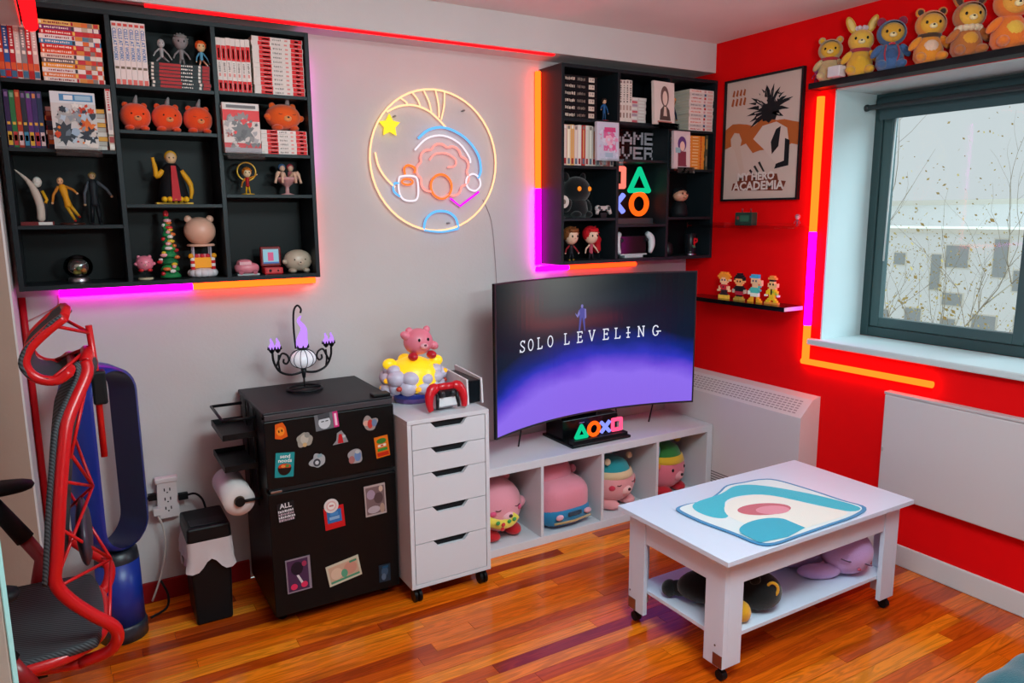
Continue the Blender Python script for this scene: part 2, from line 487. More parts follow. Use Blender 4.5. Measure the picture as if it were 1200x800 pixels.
# ---------------------------------------------------------------- books
PAGES = mat('#d9cbb8', 'paper')
def book(x, y, z, w_, h_, d, cover, bands, flat_, label, group, rz=0, tilt=0, name='comic_book'):
    """x centre, y front (spine), z base; spine towards -y"""
    c = mat(cover, 'paper', .4)
    b = B()
    t = .0012
    if flat_:
        b.bb(-w_/2, w_/2, 0, d, 0, t, c); b.bb(-w_/2, w_/2, 0, d, h_-t, h_, c)
        b.bb(-w_/2, w_/2, 0, t, t, h_-t, c)
        b.bb(-w_/2+.002, w_/2-.002, t, d-.003, t, h_-t, PAGES)
    else:
        b.bb(-w_/2, -w_/2+t, 0, d, 0, h_, c); b.bb(w_/2-t, w_/2, 0, d, 0, h_, c)
        b.bb(-w_/2+t, w_/2-t, 0, t, 0, h_, c)
        b.bb(-w_/2+t, w_/2-t, t, d-.003, .002, h_-.002, PAGES)
    for t0, t1, col, s0, s1 in bands:
        m = mat(col, 'paper', .45)
        if flat_:
            q = [(-w_/2+t0*w_, h_*s0), (-w_/2+t1*w_, h_*s0), (-w_/2+t1*w_, h_*s1), (-w_/2+t0*w_, h_*s1)]
        else:
            q = [(-w_/2+s0*w_, h_*(1-t1)), (-w_/2+s1*w_, h_*(1-t1)), (-w_/2+s1*w_, h_*(1-t0)), (-w_/2+s0*w_, h_*(1-t0))]
        b.flat(q, (0, -.0004, 0), (1, 0, 0), (0, 0, 1), m)
    o = b.build(name, None, (x, y, z), rz)
    if tilt:
        o.rotation_euler = (0, tilt, rz)
    return tag(o, label, 'book', group)
def bd(a, b_, col, s0=.04, s1=.96):
    return (a, b_, col, s0, s1)
def title(a, b_, col, n=9):
    out = []; st = (b_-a)/n
    for i in range(n):
        out.append((a+i*st, a+i*st+st*random.choice((.45, .6, .75)), col, random.choice((.28, .34)), random.choice((.64, .72))))
    return out
def hstack(n, x0, x1, z, t, yf, d, spec, label, group):
    for i in range(n):
        col, bands = spec(i)
        k = n-1-i
        book((x0+x1)/2+random.uniform(-.002, .002), yf+random.uniform(0, .003), z+i*t, x1-x0, t-.0005, d, col, bands, True, label % ORD[k], group)
def vbooks(n, x0, x1, z, h_, yf, d, spec, label, group):
    st = (x1-x0)/n
    for i in range(n):
        col, bands = spec(i)
        book(x0+st*(i+.5), yf+random.uniform(0, .003), z, st-.0008, h_+random.uniform(-.002, .002), d, col, bands, False, label % ORD[i], group)
YF = 2.952
# left shelf, first column
vc = ['#c23a20', '#31569a', '#b8202c', '#d8ccc6', '#8b8788', '#c42a2a', '#d7b4ae']
vbooks(7, -.137, -.028, 1.972, .178, YF, .115, lambda i: (vc[i], [bd(.05, .1, '#e8e0d8'), bd(.5, .56, '#f0e6d8', .2, .8), bd(.72, .84, '#d85a30'), bd(.86, .97, '#b01a1a' if i % 2 else '#3c6a8a')] + title(.14, .46, '#f2e8e0', 7)),
       'upright colourful comic on the top left shelf, %s from the beige wall', 'upright comics in the top left cell')
hc = ['#d8cfc8', '#dd7a42', '#e2d6d2', '#e8962a', '#6e5f5e', '#ddc9b8', '#e05428', '#d82c22', '#3f86b4', '#e6dcd8', '#c81c28', '#7e2a62', '#e0bb6a']
def spA(i):
    c = hc[i]
    tcol = '#8a2030' if i in (0, 2, 5, 9, 12) else '#f3e6da'
    return c, [bd(.03, .06, '#f0e0d0', .2, .8)] + title(.10, .5, tcol, 12) + [bd(.53, .57, ['#b02030', '#e8c060', '#3a3a40'][i % 3], .1, .9), bd(.58, .7, ['#ece0da', '#d88a40', '#c83040'][(i+1) % 3]), bd(.70, .8, ['#d86a30', '#5a7a90', '#c0302c', '#c8b09a'][i % 4]), bd(.80, .88, ['#8c7a74', '#d03a34', '#e0d0c4'][i % 3]), bd(.9, .98, ['#c83030', '#e6d8d0'][i % 2])]
hstack(13, -.020, .156, 1.972, .0148, YF, .115, spA, 'brightly coloured comic lying in the tall top left stack, %s from the top', 'lying comics in the top left cell')
vd = ['#34214a', '#2d6b3e', '#a23018', '#2a2a38', '#5a2a70', '#3c2a5e', '#27304e']
vbooks(7, -.137, -.032, 1.757, .180, YF, .115, lambda i: (vd[i], [bd(.04, .12, ['#7a5a8a', '#7aa080', '#d08050'][i % 3], .2, .8), bd(.55, .6, '#d8a040', .2, .8), bd(.72, .96, ['#d0a030', '#b03030', '#d0b0b0', '#4080a0'][i % 4], .1, .9), bd(.78, .88, '#c0504a', .2, .8)]),
       'dark spined comic standing in the second row, %s from the beige wall', 'dark upright comics in the second row')
def spB(i):
    rr = random.Random(i*5+1)
    P_ = ['#7a3030', '#2a3a4a', '#b08060', '#c8c0b8', '#8a2428', '#3a4a60', '#d07030']
    return P_[i % 7], [bd(.02, .2, rr.choice(P_)), bd(.2, .42, rr.choice(P_)), bd(.62, .76, rr.choice(P_)), bd(.76, .98, ['#d8d0c8', '#b8b0a8', '#e0a040'][i % 3])]
hstack(9, -.028, .150, 1.757, .0152, YF+.012, .112, spB, 'small comic stacked behind the fantasy cover book, %s from the top', 'stack behind the displayed cover book')
book(.1605, YF-.004, 1.757+.052, .0165, .155, .112, '#dccfc8', title(.1, .5, '#c03040', 8) + [bd(.55, .9, '#b8a8a8', .2, .8), bd(.02, .08, '#c03030', .1, .9)], False, 'white comic with red title standing at the divider beside the lying stack', 'comics in the second row')
book(.1605, YF-.002, 1.757, .0165, .050, .112, '#c8b8a8', [bd(.1, .5, '#a04040', .1, .9), bd(.6, .9, '#e8e0d8', .1, .9)], False, 'tiny booklet under the white comic at the divider', 'comics in the second row')
# second column
o_w = []
for i in range(6):
    x = .1895+.0172*(i+.5)
    t = thing('comic_book', 'white comic with blue title on the top middle shelf, %s from the left' % ORD[i], 'book', (x, YF, 1.977), 0, 'white and blue volumes')
    b = B(); c = mat('#e6d6d2', 'paper', .45)
    b.bb(-.0082, -.007, 0, .115, 0, .205, c); b.bb(.007, .0082, 0, .115, 0, .205, c); b.bb(-.007, .007, 0, .0012, 0, .205, c); b.bb(-.007, .007, .0012, .112, .002, .203, PAGES)
    for z0, z1, h in ((.19, .199, '#d8504a'), (.0, .018, '#e07068'), (.052, .060, '#7a6a5a')):
        b.flat([(-.006, z0), (.006, z0), (.006, z1), (-.006, z1)], (0, -.0004, 0), (1, 0, 0), (0, 0, 1), mat(h, 'paper'))
    b.build('book_body', t)
    B().text('CELLS AT WORK!', .0155, (-.0055, -.0008, .183), (0, 0, -1), (1, 0, 0), mat('#2f6fb0', 'paper'), 'LEFT', sx=.85, bold=.0003).build('title_lettering', t)
hstack(7, .299, .494, 1.977, .0122, YF, .118, lambda i: ('#15161a', [bd(.02, .06, '#e0cfc4', .15, .85), bd(.15, .5, '#b0141c', .12, .88)] + title(.51, .71, '#e8ded6', 6) + [bd(.8, .84, '#ddd0c8', .1, .9), bd(.87, .99, '#a8101a', .05, .95)]),
       'black and red comic in the low stack under the grey figures, %s from the top', 'black and red volumes')
# third column
def spC(i):
    return '#e2d2cc', [bd(.13, .36, '#dc1018'), (.20, .34, '#e8dcd4', .34, .66)] + title(.40, .58, '#8a7a76', 6) + [bd(.64, .70, '#e08a84', .3, .7), bd(.76, .99, '#dc1018'), (.84, .92, '#e08078', .3, .7)]
def spCv(i):
    return '#e2d2cc', [bd(.14, .42, '#dc1018'), (.20, .38, '#e8dcd4', .34, .66)] + title(.46, .64, '#8a7a76', 6) + [bd(.66, .72, '#e08a84', .3, .7), bd(.79, 1, '#dc1018'), (.84, .95, '#e8a098', .3, .7)]
vbooks(7, .520, .638, 1.980, .186, YF, .115, spCv, 'upright white and red comic, %s from the divider on the top right shelf', 'upright white and red volumes')
hstack(13, .646, .832, 1.980, .0158, YF, .118, spC, 'white and red comic in the tall stack at the top right, %s from the top', 'tall stack of white and red volumes')
vbooks(7, .520, .640, 1.763, .172, YF+.02, .112, lambda i: ('#d8c6c0', [bd(.05, .2, '#a8989a', .2, .8), bd(.3, .6, '#c82028')]), 'upright volume behind the red and white cover book, %s from the left', 'upright volumes behind the cover book')
hstack(6, .660, .832, 1.763, .0148, YF, .118, spC, 'white and red comic in the short stack under the orange plush, %s from the top', 'short stack of white and red volumes')
# game shelf
for i in range(6):
    k = 5-i
    b_ = [bd(.02, .035, '#9a6a60', .3, .7)] + title(.07, .36, '#d8c8b8', 8) + title(.42, .66, '#8a7a70', 7) + [(.75, .92, '#d8c6b8', .2, .85), (.79, .82, '#101014', .45, .7), (.86, .89, '#101014', .45, .7)]
    book(2.128, YF, 1.972+i*.0325, .196, .0318, .13, '#101216', b_, True, 'thick black hardback stacked at the top of the game bookshelf, %s from above' % ORD[k], 'thick black volumes')
pv = ['#d8b0a8', '#e6cfae', '#e0a860', '#d8bcb8', '#e8d8d0', '#c02a28', '#dccfc6', '#cfc2b4', '#d8d0c8', '#b8ccc4', '#d0c0b8', '#a87a70', '#b06a68', '#d8ccc4']
vbooks(14, 2.036, 2.335, 1.757, .186, YF+.004, .12, lambda i: (pv[i], [bd(.02, .1, ['#e8e0d8', '#8a7a74'][i % 2], .2, .8), bd(.12, .8, ['#e8d8c8', '#f0e8dc', '#d8a070'][i % 3], .3, .62), bd(.82, .96, ['#a03030', '#607080'][i % 2], .2, .8)]),
       'pale spined volume in the second row of the game bookshelf, %s from the left', 'pale volumes in the second row')
vbooks(4, 2.362, 2.442, 1.973, .196, YF, .12, lambda i: ('#dccfc6', title(.12, .55, '#6a5a56', 8) + [bd(.60, .72, '#b89a90', .2, .8), bd(.02, .08, '#8a7470', .2, .8), bd(.78, .9, '#8a6a60', .3, .7)]), 'tall white volume at the top of the middle column, %s from the left', 'tall white volumes')
hstack(8, 2.448, 2.54, 1.973, .0152, YF+.01, .115, lambda i: ('#dcc4c0', [bd(.04, .4, ['#d0606a', '#e8dcd8', '#b090a0'][i % 3], .15, .85), bd(.5, .9, '#e6dad4', .2, .8)]), 'small pink volume in the stack beside the portrait cover book, %s from the top', 'small pink volumes')
hstack(12, 2.815, 2.985, 1.953, .0172, YF-.006, .16, lambda i: (['#e2d6d0', '#d6cac6', '#e6d8d2'][i % 3], title(.08, .5, ['#c04a48', '#8a8488', '#d86a50'][i % 3], 9) + [bd(.60, .68, ['#c03a3a', '#405a7a', '#d0a0a0'][i % 3], .15, .85), bd(.75, .96, '#ddb0a8', .2, .8)]), 'white volume in the thick stack next to the red wall, %s from the top', 'thick stack of white volumes')
hstack(11, 2.790, 2.940, 1.757, .0156, YF, .118, lambda i: ('#de8a34', [bd(.04, .35, '#e8b070', .2, .55), bd(.42, .7, '#e8c898', .3, .6), bd(.80, .84, '#c02a20')]), 'orange volume in the stack behind the purple cover book, %s from the top', 'orange volumes')
book(2.957, YF+.004, 1.757, .018, .176, .115, '#4a4a38', [bd(.1, .4, '#a08a50', .2, .8), bd(.6, .9, '#7a7460', .2, .8)], False, 'dark olive volume standing beside the orange stack', 'volumes in the second row')

# display books facing the room
def cover_book(loc, rz, w_, h_, tilt, base, art, label, stand=True, fleck=None):
    t = thing('display_book', label, 'book', loc, rz)
    e = .016
    b = B(); c = mat(base, 'paper', .35)
    b.bb(-w_/2, w_/2, 0, .0012, 0, h_, c); b.bb(-w_/2, w_/2, e-.0012, e, 0, h_, c); b.bb(-w_/2, -w_/2+.0012, .0012, e-.0012, 0, h_, c)
    b.bb(-w_/2+.0012, w_/2-.003, .0012, e-.0012, .002, h_-.002, PAGES)
    o = b.build('book_body', t, (0, 0, .012)); o.rotation_euler = (-tilt, 0, 0)
    a = B()
    if fleck:
        rr = random.Random(len(label)); art = list(art[:-2]) + [(blob(rr.uniform(.08, .92), rr.uniform(.06, .78), rr.uniform(.02, .09), rr.choice((5, 7, 9, 12)), .35, i), rr.choice(fleck)) for i in range(46)] + list(art[-2:])
    for i, (poly, col) in enumerate(art):
        poly = [(min(1, max(0, u)), min(1, max(0, v))) for u, v in poly]
        a.flat([((u-.5)*w_, v*h_) for u, v in poly], (0, -.0004-.00008*i, 0), (1, 0, 0), (0, 0, 1), mat(col, 'paper', .35))
    a.build('printed_cover', o)
    if stand:
        K = clear('acrylic', (.95, .97, .97), .07)
        s = B(); s.bb(-w_/2+.003, w_/2+.006, -.024, .03, .003, .006, K); s.bb(-w_/2+.003, w_/2+.006, -.026, -.024, -.012, .018, K)
        s.build('acrylic_stand', t)
    return t, a, o
def blob(cx, cy, r, n, jag, seed):
    rr = random.Random(seed)
    return [(cx+r*(1+(jag if i % 2 else -jag)*rr.uniform(.4, 1))*math.cos(2*PI*i/n), cy+.72*r*(1+(jag if i % 2 else -jag)*rr.uniform(.4, 1))*math.sin(2*PI*i/n)) for i in range(n)]
R4 = lambda a, b_, c, d: [(a, c), (b_, c), (b_, d), (a, d)]
cover_book((.055, 2.905, 1.742), 0, .128, .182, .03, '#c9c4c2', [(R4(.0, 1, .8, 1), '#cfd4d8'), (R4(.2, .95, .84, .96), '#4a86b4'), (R4(.3, .5, .86, .94), '#d8e0e4'), (R4(.55, .9, .86, .94), '#9abcd0'), (blob(.62, .62, .17, 22, .22, 3), '#c03a26'), (blob(.3, .55, .2, 18, .2, 4), '#a8a4a2'), (blob(.25, .28, .25, 20, .3, 5), '#3a4048'), (blob(.78, .4, .18, 20, .3, 6), '#d86a2a'), (blob(.8, .25, .2, 20, .35, 7), '#2e3440'), (blob(.5, .3, .1, 9, .1, 8), '#9ab0c4'), (R4(.78, .97, .02, .1), '#d8d0c8')],
           'comic with blue lettering and fiery painted cover on a clear stand', fleck=['#c9c2bc', '#8f959c', '#353c46', '#c8401f', '#e07a2c', '#b4c4d2', '#6a7480', '#e2dcd6'])
ct, ca, co = cover_book((.583, 2.905, 1.748), 0, .128, .176, .03, '#dcc8c2', [(R4(0, 1, .64, .86), '#dc1018'), (R4(0, 1, .1, .2), '#c82028'), (blob(.52, .42, .27, 16, .3, 11), '#6f6668'), (blob(.52, .7, .15, 14, .3, 12), '#8a7c7c'), (R4(.05, .95, .87, .98), '#e0d4d0'), (R4(.0, 1, 0, .1), '#9a8c92'), (R4(.1, .9, .895, .955), '#6a5e60')],
           'red and white comic numbered 24 shown face out beside the orange plush', fleck=['#8a7c7c', '#5c5356', '#c9b6b2', '#a89a9c', '#d81a20', '#6f6668'])
B().text('24', .021, (-.045, -.0065, .055), (1, 0, 0), (0, 0, 1), mat('#c02a2a', 'paper')).build('volume_number', co)
cover_book((2.262, 2.905, 1.770), 0, .132, .178, .03, '#cfc6d4', [(R4(.05, .95, .03, .97), '#c9c4d6'), (R4(.3, .85, .25, .8), '#d86a9a'), (blob(.55, .52, .2, 14, .12, 14), '#e8b0c4'), (R4(.32, .82, .74, .86), '#d04a80'), (R4(.35, .7, .08, .2), '#a8b4c8')],
           'pale lilac comic with pink print shown face out above the black plush', fleck=['#d9d2e2', '#c4bcd4', '#e090b4', '#cfc6d8'])
cover_book((2.600, 2.89, 1.952), .12, .150, .205, .05, '#ddcdc6', [(R4(.03, .97, .02, .98), '#e0d2cb'), (arc(.52, .66, .2, .24, 0, 360, 20)[:-1], '#6b5450'), (arc(.53, .62, .12, .17, 0, 360, 18)[:-1], '#e6cdbf'), ([(.25, .1), (.8, .1), (.74, .34), (.6, .44), (.45, .44), (.3, .34)], '#54433f'), ([(.44, .2), (.62, .2), (.58, .42), (.48, .42)], '#d8c0b0'), (R4(.15, .85, .03, .08), '#b06a60')],
           'white magazine with a brown-haired portrait sketch leaning at the top of the middle column')
cover_book((2.728, 2.895, 1.742), .05, .118, .186, .03, '#cdb8bc', [(R4(.03, .97, .02, .98), '#cfc0c4'), (arc(.5, .66, .26, .2, 0, 360, 18)[:-1], '#5a3a78'), (arc(.52, .6, .15, .13, 0, 360, 18)[:-1], '#e6c4b4'), (R4(.25, .78, .06, .46), '#7a3444'), (R4(.1, .4, .42, .56), '#8ab0b8'), (R4(.75, .95, .1, .9), '#d8c8c4')],
           'comic with a purple print shown face out in front of the orange volumes')

# ---------------------------------------------------------------- small figures and plush toys
def face_dots(b, c, r, sep, up_, size, m):
    """two small flat eyes on the -y side of a ball"""
    for s in (-1, 1):
        x = s*sep; z = up_
        yy = -math.sqrt(max(0, 1-(x/r[0])**2-(z/r[2])**2))*r[1]
        b.ell((c[0]+x, c[1]+yy, c[2]+z), (size*.75, size*.4, size), m, n=10, k=6)

def figure(label, loc, h, head=.3, skin='#d8a888', hair='#5a4030', top='#444', legs='#222', arms=None, shoes=None, rz=0, base=None, arm_pose=((-.24, -.02), (.24, -.02)), leg_pose=((-.07, 0, 0), (.07, 0, 0)), lean=0, cape=None, cat='figurine', group='shelf figurines', bare=False, skirt=None):
    t = thing('figurine', label, cat, loc, rz, group)
    z0 = 0
    if base:
        B().lathe([(0, 0), (.34*h*.7, 0), (.34*h*.7, .03*h), (.3*h*.7, .045*h), (0, .045*h)], mat(base, 'gloss', .3), n=20).build('base', t)
        z0 = .045*h
    hh = head*h; bh = h-hh-z0
    sh = z0+bh*.95; hip = z0+bh*.46
    lx = lean*h
    b = B(); T = mat(top, rough=.55); Lg = mat(legs, rough=.55); S = mat(skin, rough=.45); A = mat(arms or top, rough=.5); SHm = mat(shoes or legs, rough=.5)
    fat = .5+head
    r = bh*.14*fat
    hp = Vector((lx*.4, 0, hip)); sp = Vector((lx, 0, sh))
    b.tube([hp-Vector((0, 0, r*.6)), hp, hp.lerp(sp, .4), hp.lerp(sp, .8), sp, sp+Vector((0, 0, r*.4))], [r*.8, r*.95, r*.8, r*1.05, r*.9, r*.35], T, 12)
    for i, (fx, fy, fz) in enumerate(leg_pose):
        s = -1 if i == 0 else 1
        a = hp+Vector((s*r*.5, 0, -r*.2)); e = Vector((fx*h, fy*h, z0+fz*h+r*.3))
        kn = a.lerp(e, .5)+Vector((0, -r*.3, 0))
        b.tube([a, kn, e], [r*.55, r*.45, r*.36], Lg, 8)
        b.ell((e.x, e.y-r*.3, e.z-r*.02), (r*.42, r*.7, r*.32), SHm, n=10, k=6)
    for i, (ax, az) in enumerate(arm_pose):
        s = -1 if i == 0 else 1
        a = sp+Vector((s*r*.85, 0, -r*.2)); e = Vector((lx+ax*h, -.05*h, hip+az*h+r*.2))
        el = a.lerp(e, .5)+Vector((s*r*.5, r*.3, 0))
        b.tube([a, el, e], [r*.42, r*.36, r*.28], A, 8)
        b.ell(e, r*.34, S, n=8, k=6)
    if skirt:
        b.lathe([(r*.9, hip+r*.5), (r*1.9, hip-r*1.3), (0, hip-r*1.2)], mat(skirt, rough=.6), (hp.x, 0, 0), 16)
    b.build('body', t)
    if cape:
        c = B(); C_ = mat(cape, rough=.7)
        c.tube([sp+Vector((0, r*.6, 0)), hp+Vector((0, r*1.3, 0)), Vector((hp.x, r*1.8, z0+.05*h))], [r*.8, r*1.3, r*1.7], C_, 12)
        c.build('cape', t)
    hc_ = sp+Vector((lx*.2, 0, r*.3+hh*.47))
    k = hh*.5
    hd = B(); hd.ell((0, 0, 0), (k*.82, k*.85, k), S, n=18, k=12)
    hd.ell((0, -k*.85, -k*.18), (k*.1, k*.12, k*.12), S, n=8, k=6)
    face_dots(hd, (0, 0, 0), (k*.82, k*.85, k), k*.34, -k*.02, k*.14, mat('#181818', 'gloss'))
    ho = hd.build('head', t, hc_)
    if not bare:
        hb = B(); H = mat(hair, rough=.6)
        hb.ell((0, k*.16, k*.16), (k*.98, k*.92, k*.95), H, n=16, k=10)
        hb.ell((0, -k*.55, k*.62), (k*.66, k*.34, k*.26), H, rot=(.5, 0, 0), n=14, k=8)
        rr = random.Random(h*1000)
        for i in range(7):
            a = PI*(.1+.8*i/6)
            hb.tube([(k*.7*math.cos(a), -k*.1, k*.6*math.sin(a)+k*.2), (k*1.05*math.cos(a), -k*.35, k*(1.0*math.sin(a))+k*.1*rr.uniform(0, 2))], [k*.25, .002*k], H, 6)
        hb.build('hair', ho)
    return t

def round_plush(label, loc, r, col, rz=0, ears='round', earcol=None, feet=None, cap=None, arms=True, squash=(1, .92, .92), cheek=None, muzzle=None, group=None, sleepy=False, cat='plush toy', kind='plush', name='plush_toy'):
    """ball-bodied soft toy with small bear ears"""
    t = thing(name, label, cat, loc, rz, group)
    C_ = mat(col, kind); E_ = mat(earcol or col, kind)
    z0 = r*.12 if feet else 0
    R_ = (r*squash[0], r*squash[1], r*squash[2]); cz = z0+R_[2]
    B().ell((0, 0, cz), R_, C_, n=26, k=18, e=.94).build('body', t)
    for s in (-1, 1):
        if ears == 'round':
            B().ell((s*R_[0]*.6, 0, cz+R_[2]*.82), (r*.22, r*.12, r*.22), E_, n=14, k=8).build('ear', t)
        elif ears == 'long':
            B().ell((s*R_[0]*.45, 0, cz+R_[2]*1.05), (r*.15, r*.1, r*.42), E_, rot=(0, s*.35, 0), n=14, k=8).build('ear', t)
        if arms:
            B().ell((s*R_[0]*.95, -r*.25, cz-R_[2]*.1), (r*.26, r*.22, r*.2), C_, rot=(0, -s*.5, 0), n=14, k=8).build('arm', t)
        if feet:
            B().ell((s*R_[0]*.5, -R_[1]*.45, r*.2), (r*.3, r*.46, r*.2), mat(feet, kind), rot=(0, 0, s*-.25), n=16, k=8).build('foot', t)
    mz = B(); mz.ell((0, -R_[1]*.9, cz-R_[2]*.2), (r*.26, r*.2, r*.19), mat(muzzle or '#f0c8c0', kind), n=16, k=8); mz.build('muzzle', t)
    B().ell((0, -R_[1]*.9-r*.18, cz-R_[2]*.13), (r*.08, r*.05, r*.06), mat('#3a2020', 'gloss'), n=10, k=6).build('nose', t)
    for s in (-1, 1):
        x = s*R_[0]*.38; z = R_[2]*.12
        yy = -math.sqrt(1-(x/R_[0])**2-(z/R_[2])**2)*R_[1]
        e = B()
        if sleepy:
            e.tube(smooth_path([(x-r*.13, yy-r*.005, cz+z+r*.02), (x, yy-r*.03, cz+z-r*.02), (x+r*.13, yy-r*.005, cz+z+r*.02)]), r*.016, mat('#5a3038'), 6)
        else:
            e.ell((x, yy, cz+z), (r*.06, r*.05, r*.07), mat('#141414', 'gloss'), n=10, k=6)
        e.build('eye', t)
    if cap:
        c = B()
        c.lathe([(r*.02, cz+R_[2]*1.22), (r*.35, cz+R_[2]*1.18), (r*.66, cz+R_[2]*.98), (r*.78, cz+R_[2]*.66)], mat(cap[0], 'plush'), n=24)
        c.build('cap', t)
        B().lathe([(r*.80, cz+R_[2]*.70), (r*.86, cz+R_[2]*.62), (r*.92, cz+R_[2]*.40), (r*.88, cz+R_[2]*.36)], mat(cap[1], 'plush'), n=24).build('cap_band', t)
    return t

def sit_bear(label, loc, rz, h, suit, face, belly=None, hood=True, earin=None, scarf=None, ear='round', extra=None, earcol=None):
    """seated soft bear in a hooded costume"""
    t = thing('plush_toy', label, 'plush toy', loc, rz, 'row of plush toys above the window')
    S = mat(suit, 'plush'); Fm = mat(face, 'plush'); Bm = mat(belly or suit, 'plush')
    b = B()
    b.lathe([(0, 0), (.20*h, .005*h), (.26*h, .10*h), (.25*h, .25*h), (.19*h, .42*h), (.12*h, .50*h), (0, .52*h)], S, n=22)
    b.build('body', t)
    B().ell((0, -.15*h, .24*h), (.15*h, .11*h, .17*h), Bm, n=16, k=10).build('belly', t)
    for s in (-1, 1):
        B().ell((s*.17*h, -.22*h, .085*h), (.095*h, .16*h, .085*h), S, rot=(0, 0, s*.35), n=14, k=8).build('leg', t)
        B().ell((s*.26*h, -.09*h, .35*h), (.07*h, .075*h, .15*h), S, rot=(.3, -s*.7, 0), n=14, k=8).build('arm', t)
    hd = B().ell((0, -.03*h, .68*h), (.245*h, .22*h, .22*h), Fm, n=22, k=14).build('head', t)
    B().ell((0, -.245*h, .63*h), (.07*h, .045*h, .05*h), mat('#f1d9a0', 'plush'), n=12, k=8).build('muzzle', hd)
    B().ell((0, -.287*h, .645*h), (.022*h, .014*h, .016*h), mat('#201414', 'gloss'), n=8, k=6).build('nose', hd)
    for s in (-1, 1):
        B().ell((s*.11*h, -.226*h, .70*h), (.024*h, .018*h, .03*h), mat('#141210', 'gloss'), n=10, k=6).build('eye', hd)
    if hood:
        hb = B()
        # hood: shell around the back and top of the head, open to the front
        n = 24; prof = []
        vs_ = []; fs_ = []
        K_ = 9
        for i in range(K_+1):
            ph = math.radians(12+ (168-12-40)*i/K_)   # angle from back pole to the front rim
            for j in range(n):
                a = 2*PI*j/n
                rr_ = math.sin(ph)
                vs_.append((.272*h*rr_*math.cos(a), -.03*h+.25*h*math.cos(ph), .695*h+.25*h*rr_*math.sin(a)))
        for i in range(K_):
            for j in range(n):
                fs_.append((i*n+j, i*n+(j+1) % n, (i+1)*n+(j+1) % n, (i+1)*n+j))
        fs_.append(list(range(n)))
        hb.add(vs_, fs_, S, True)
        hb.build('hood', t)
    E_ = mat(earcol or suit, 'plush')
    for s in (-1, 1):
        if ear == 'round':
            e = B().ell((s*.19*h, 0, .92*h), (.085*h, .05*h, .085*h), E_, n=14, k=8)
            if earin:
                e.ell((s*.19*h, -.035*h, .92*h), (.055*h, .03*h, .055*h), mat(earin, 'plush'), n=12, k=6)
        else:
            e = B().ell((s*.20*h, 0, 1.0*h), (.085*h, .045*h, .19*h), E_, rot=(0, s*.42, 0), n=14, k=10)
            if earin:
                e.ell((s*.20*h, -.03*h, 1.0*h), (.055*h, .03*h, .14*h), mat(earin, 'plush'), rot=(0, s*.42, 0), n=12, k=8)
        e.build('ear', t)
    if scarf:
        B().lathe([(.15*h, .45*h), (.21*h, .47*h), (.20*h, .52*h), (.14*h, .53*h)], mat(scarf, 'plush'), n=20).build('scarf', t)
    if extra:
        extra(t, h)
    return t

# first column, third row
ft = thing('figurine', 'pale curved blade statuette with cloaked figure on a dark red base', 'figurine', (-.085, 3.03, 1.506), 0, 'shelf figurines')
B().bb(-.045, .05, -.04, .035, 0, .012, mat('#6a1016', 'gloss', .3)).build('base', ft)
B().bb(.005, .045, -.0412, -.040, .001, .011, mat('#d8d0cc')).build('name_plate', ft)
B().tube(smooth_path([(.012, 0, .012), (.014, 0, .06), (.004, 0, .11), (-.015, 0, .15), (-.048, 0, .185)]), [.006]+[.013]*8+[.012, .010, .009, .007, .006, .004, .003, .0015][:8], mat('#c8b4a8', rough=.5), 10).build('curved_blade', ft)
b = B(); b.tube([(.02, .012, .012), (.022, .012, .07), (.016, .012, .12)], [.012, .015, .011], mat('#2a2a30'), 10); b.ell((.012, .012, .145), (.014, .015, .018), mat('#d8d0c8')); b.tube([(.024, .0, .115), (.035, -.005, .085), (.03, -.01, .075)], .005, mat('#d8a020'), 8); b.build('cloaked_body', ft)
figure('action figure in a yellow suit with red boots leaning forward on a brown base', (.020, 3.03, 1.506), .165, head=.15, skin='#d8a078', top='#d8901c', legs='#c89020', shoes='#a01818', arms='#c07828', base='#3a1a14', lean=-.13, arm_pose=((-.2, .02), (.26, .22)), leg_pose=((.05, 0, .02), (.13, 0, .10)), bare=True)
figure('dark clothed action figure with silver arms standing beside the yellow suited one', (.092, 3.03, 1.506), .185, head=.14, skin='#b89070', hair='#8a7040', top='#1c1e24', legs='#121318', arms='#4a4c54', arm_pose=((-.16, -.04), (.30, .12)))
sg = thing('snow_globe', 'glass snow globe on a silver base on the bottom left shelf', 'snow globe', (.022, 3.03, 1.306))
B().lathe([(0, 0), (.034, 0), (.035, .004), (.033, .016), (.030, .018), (0, .018)], mat('#b0a8ae', 'metal', .35)).build('base', sg)
B().ell((0, 0, .055), (.046, .046, .042), clear('globe_glass', (.94, .96, .96), .10), n=28, k=18).build('glass_dome', sg)
b = B()
for i in range(9):
    a = i*2.4; b.ell((.018*math.cos(a)*(i % 3)/2, .018*math.sin(a)*(i % 3)/2, .035+.007*(i % 4)), (.009, .009, .008), mat(['#8a7a3a', '#c0703a', '#3a6a44', '#b0a090'][i % 4]), n=8, k=6)
b.build('tiny_village', sg)
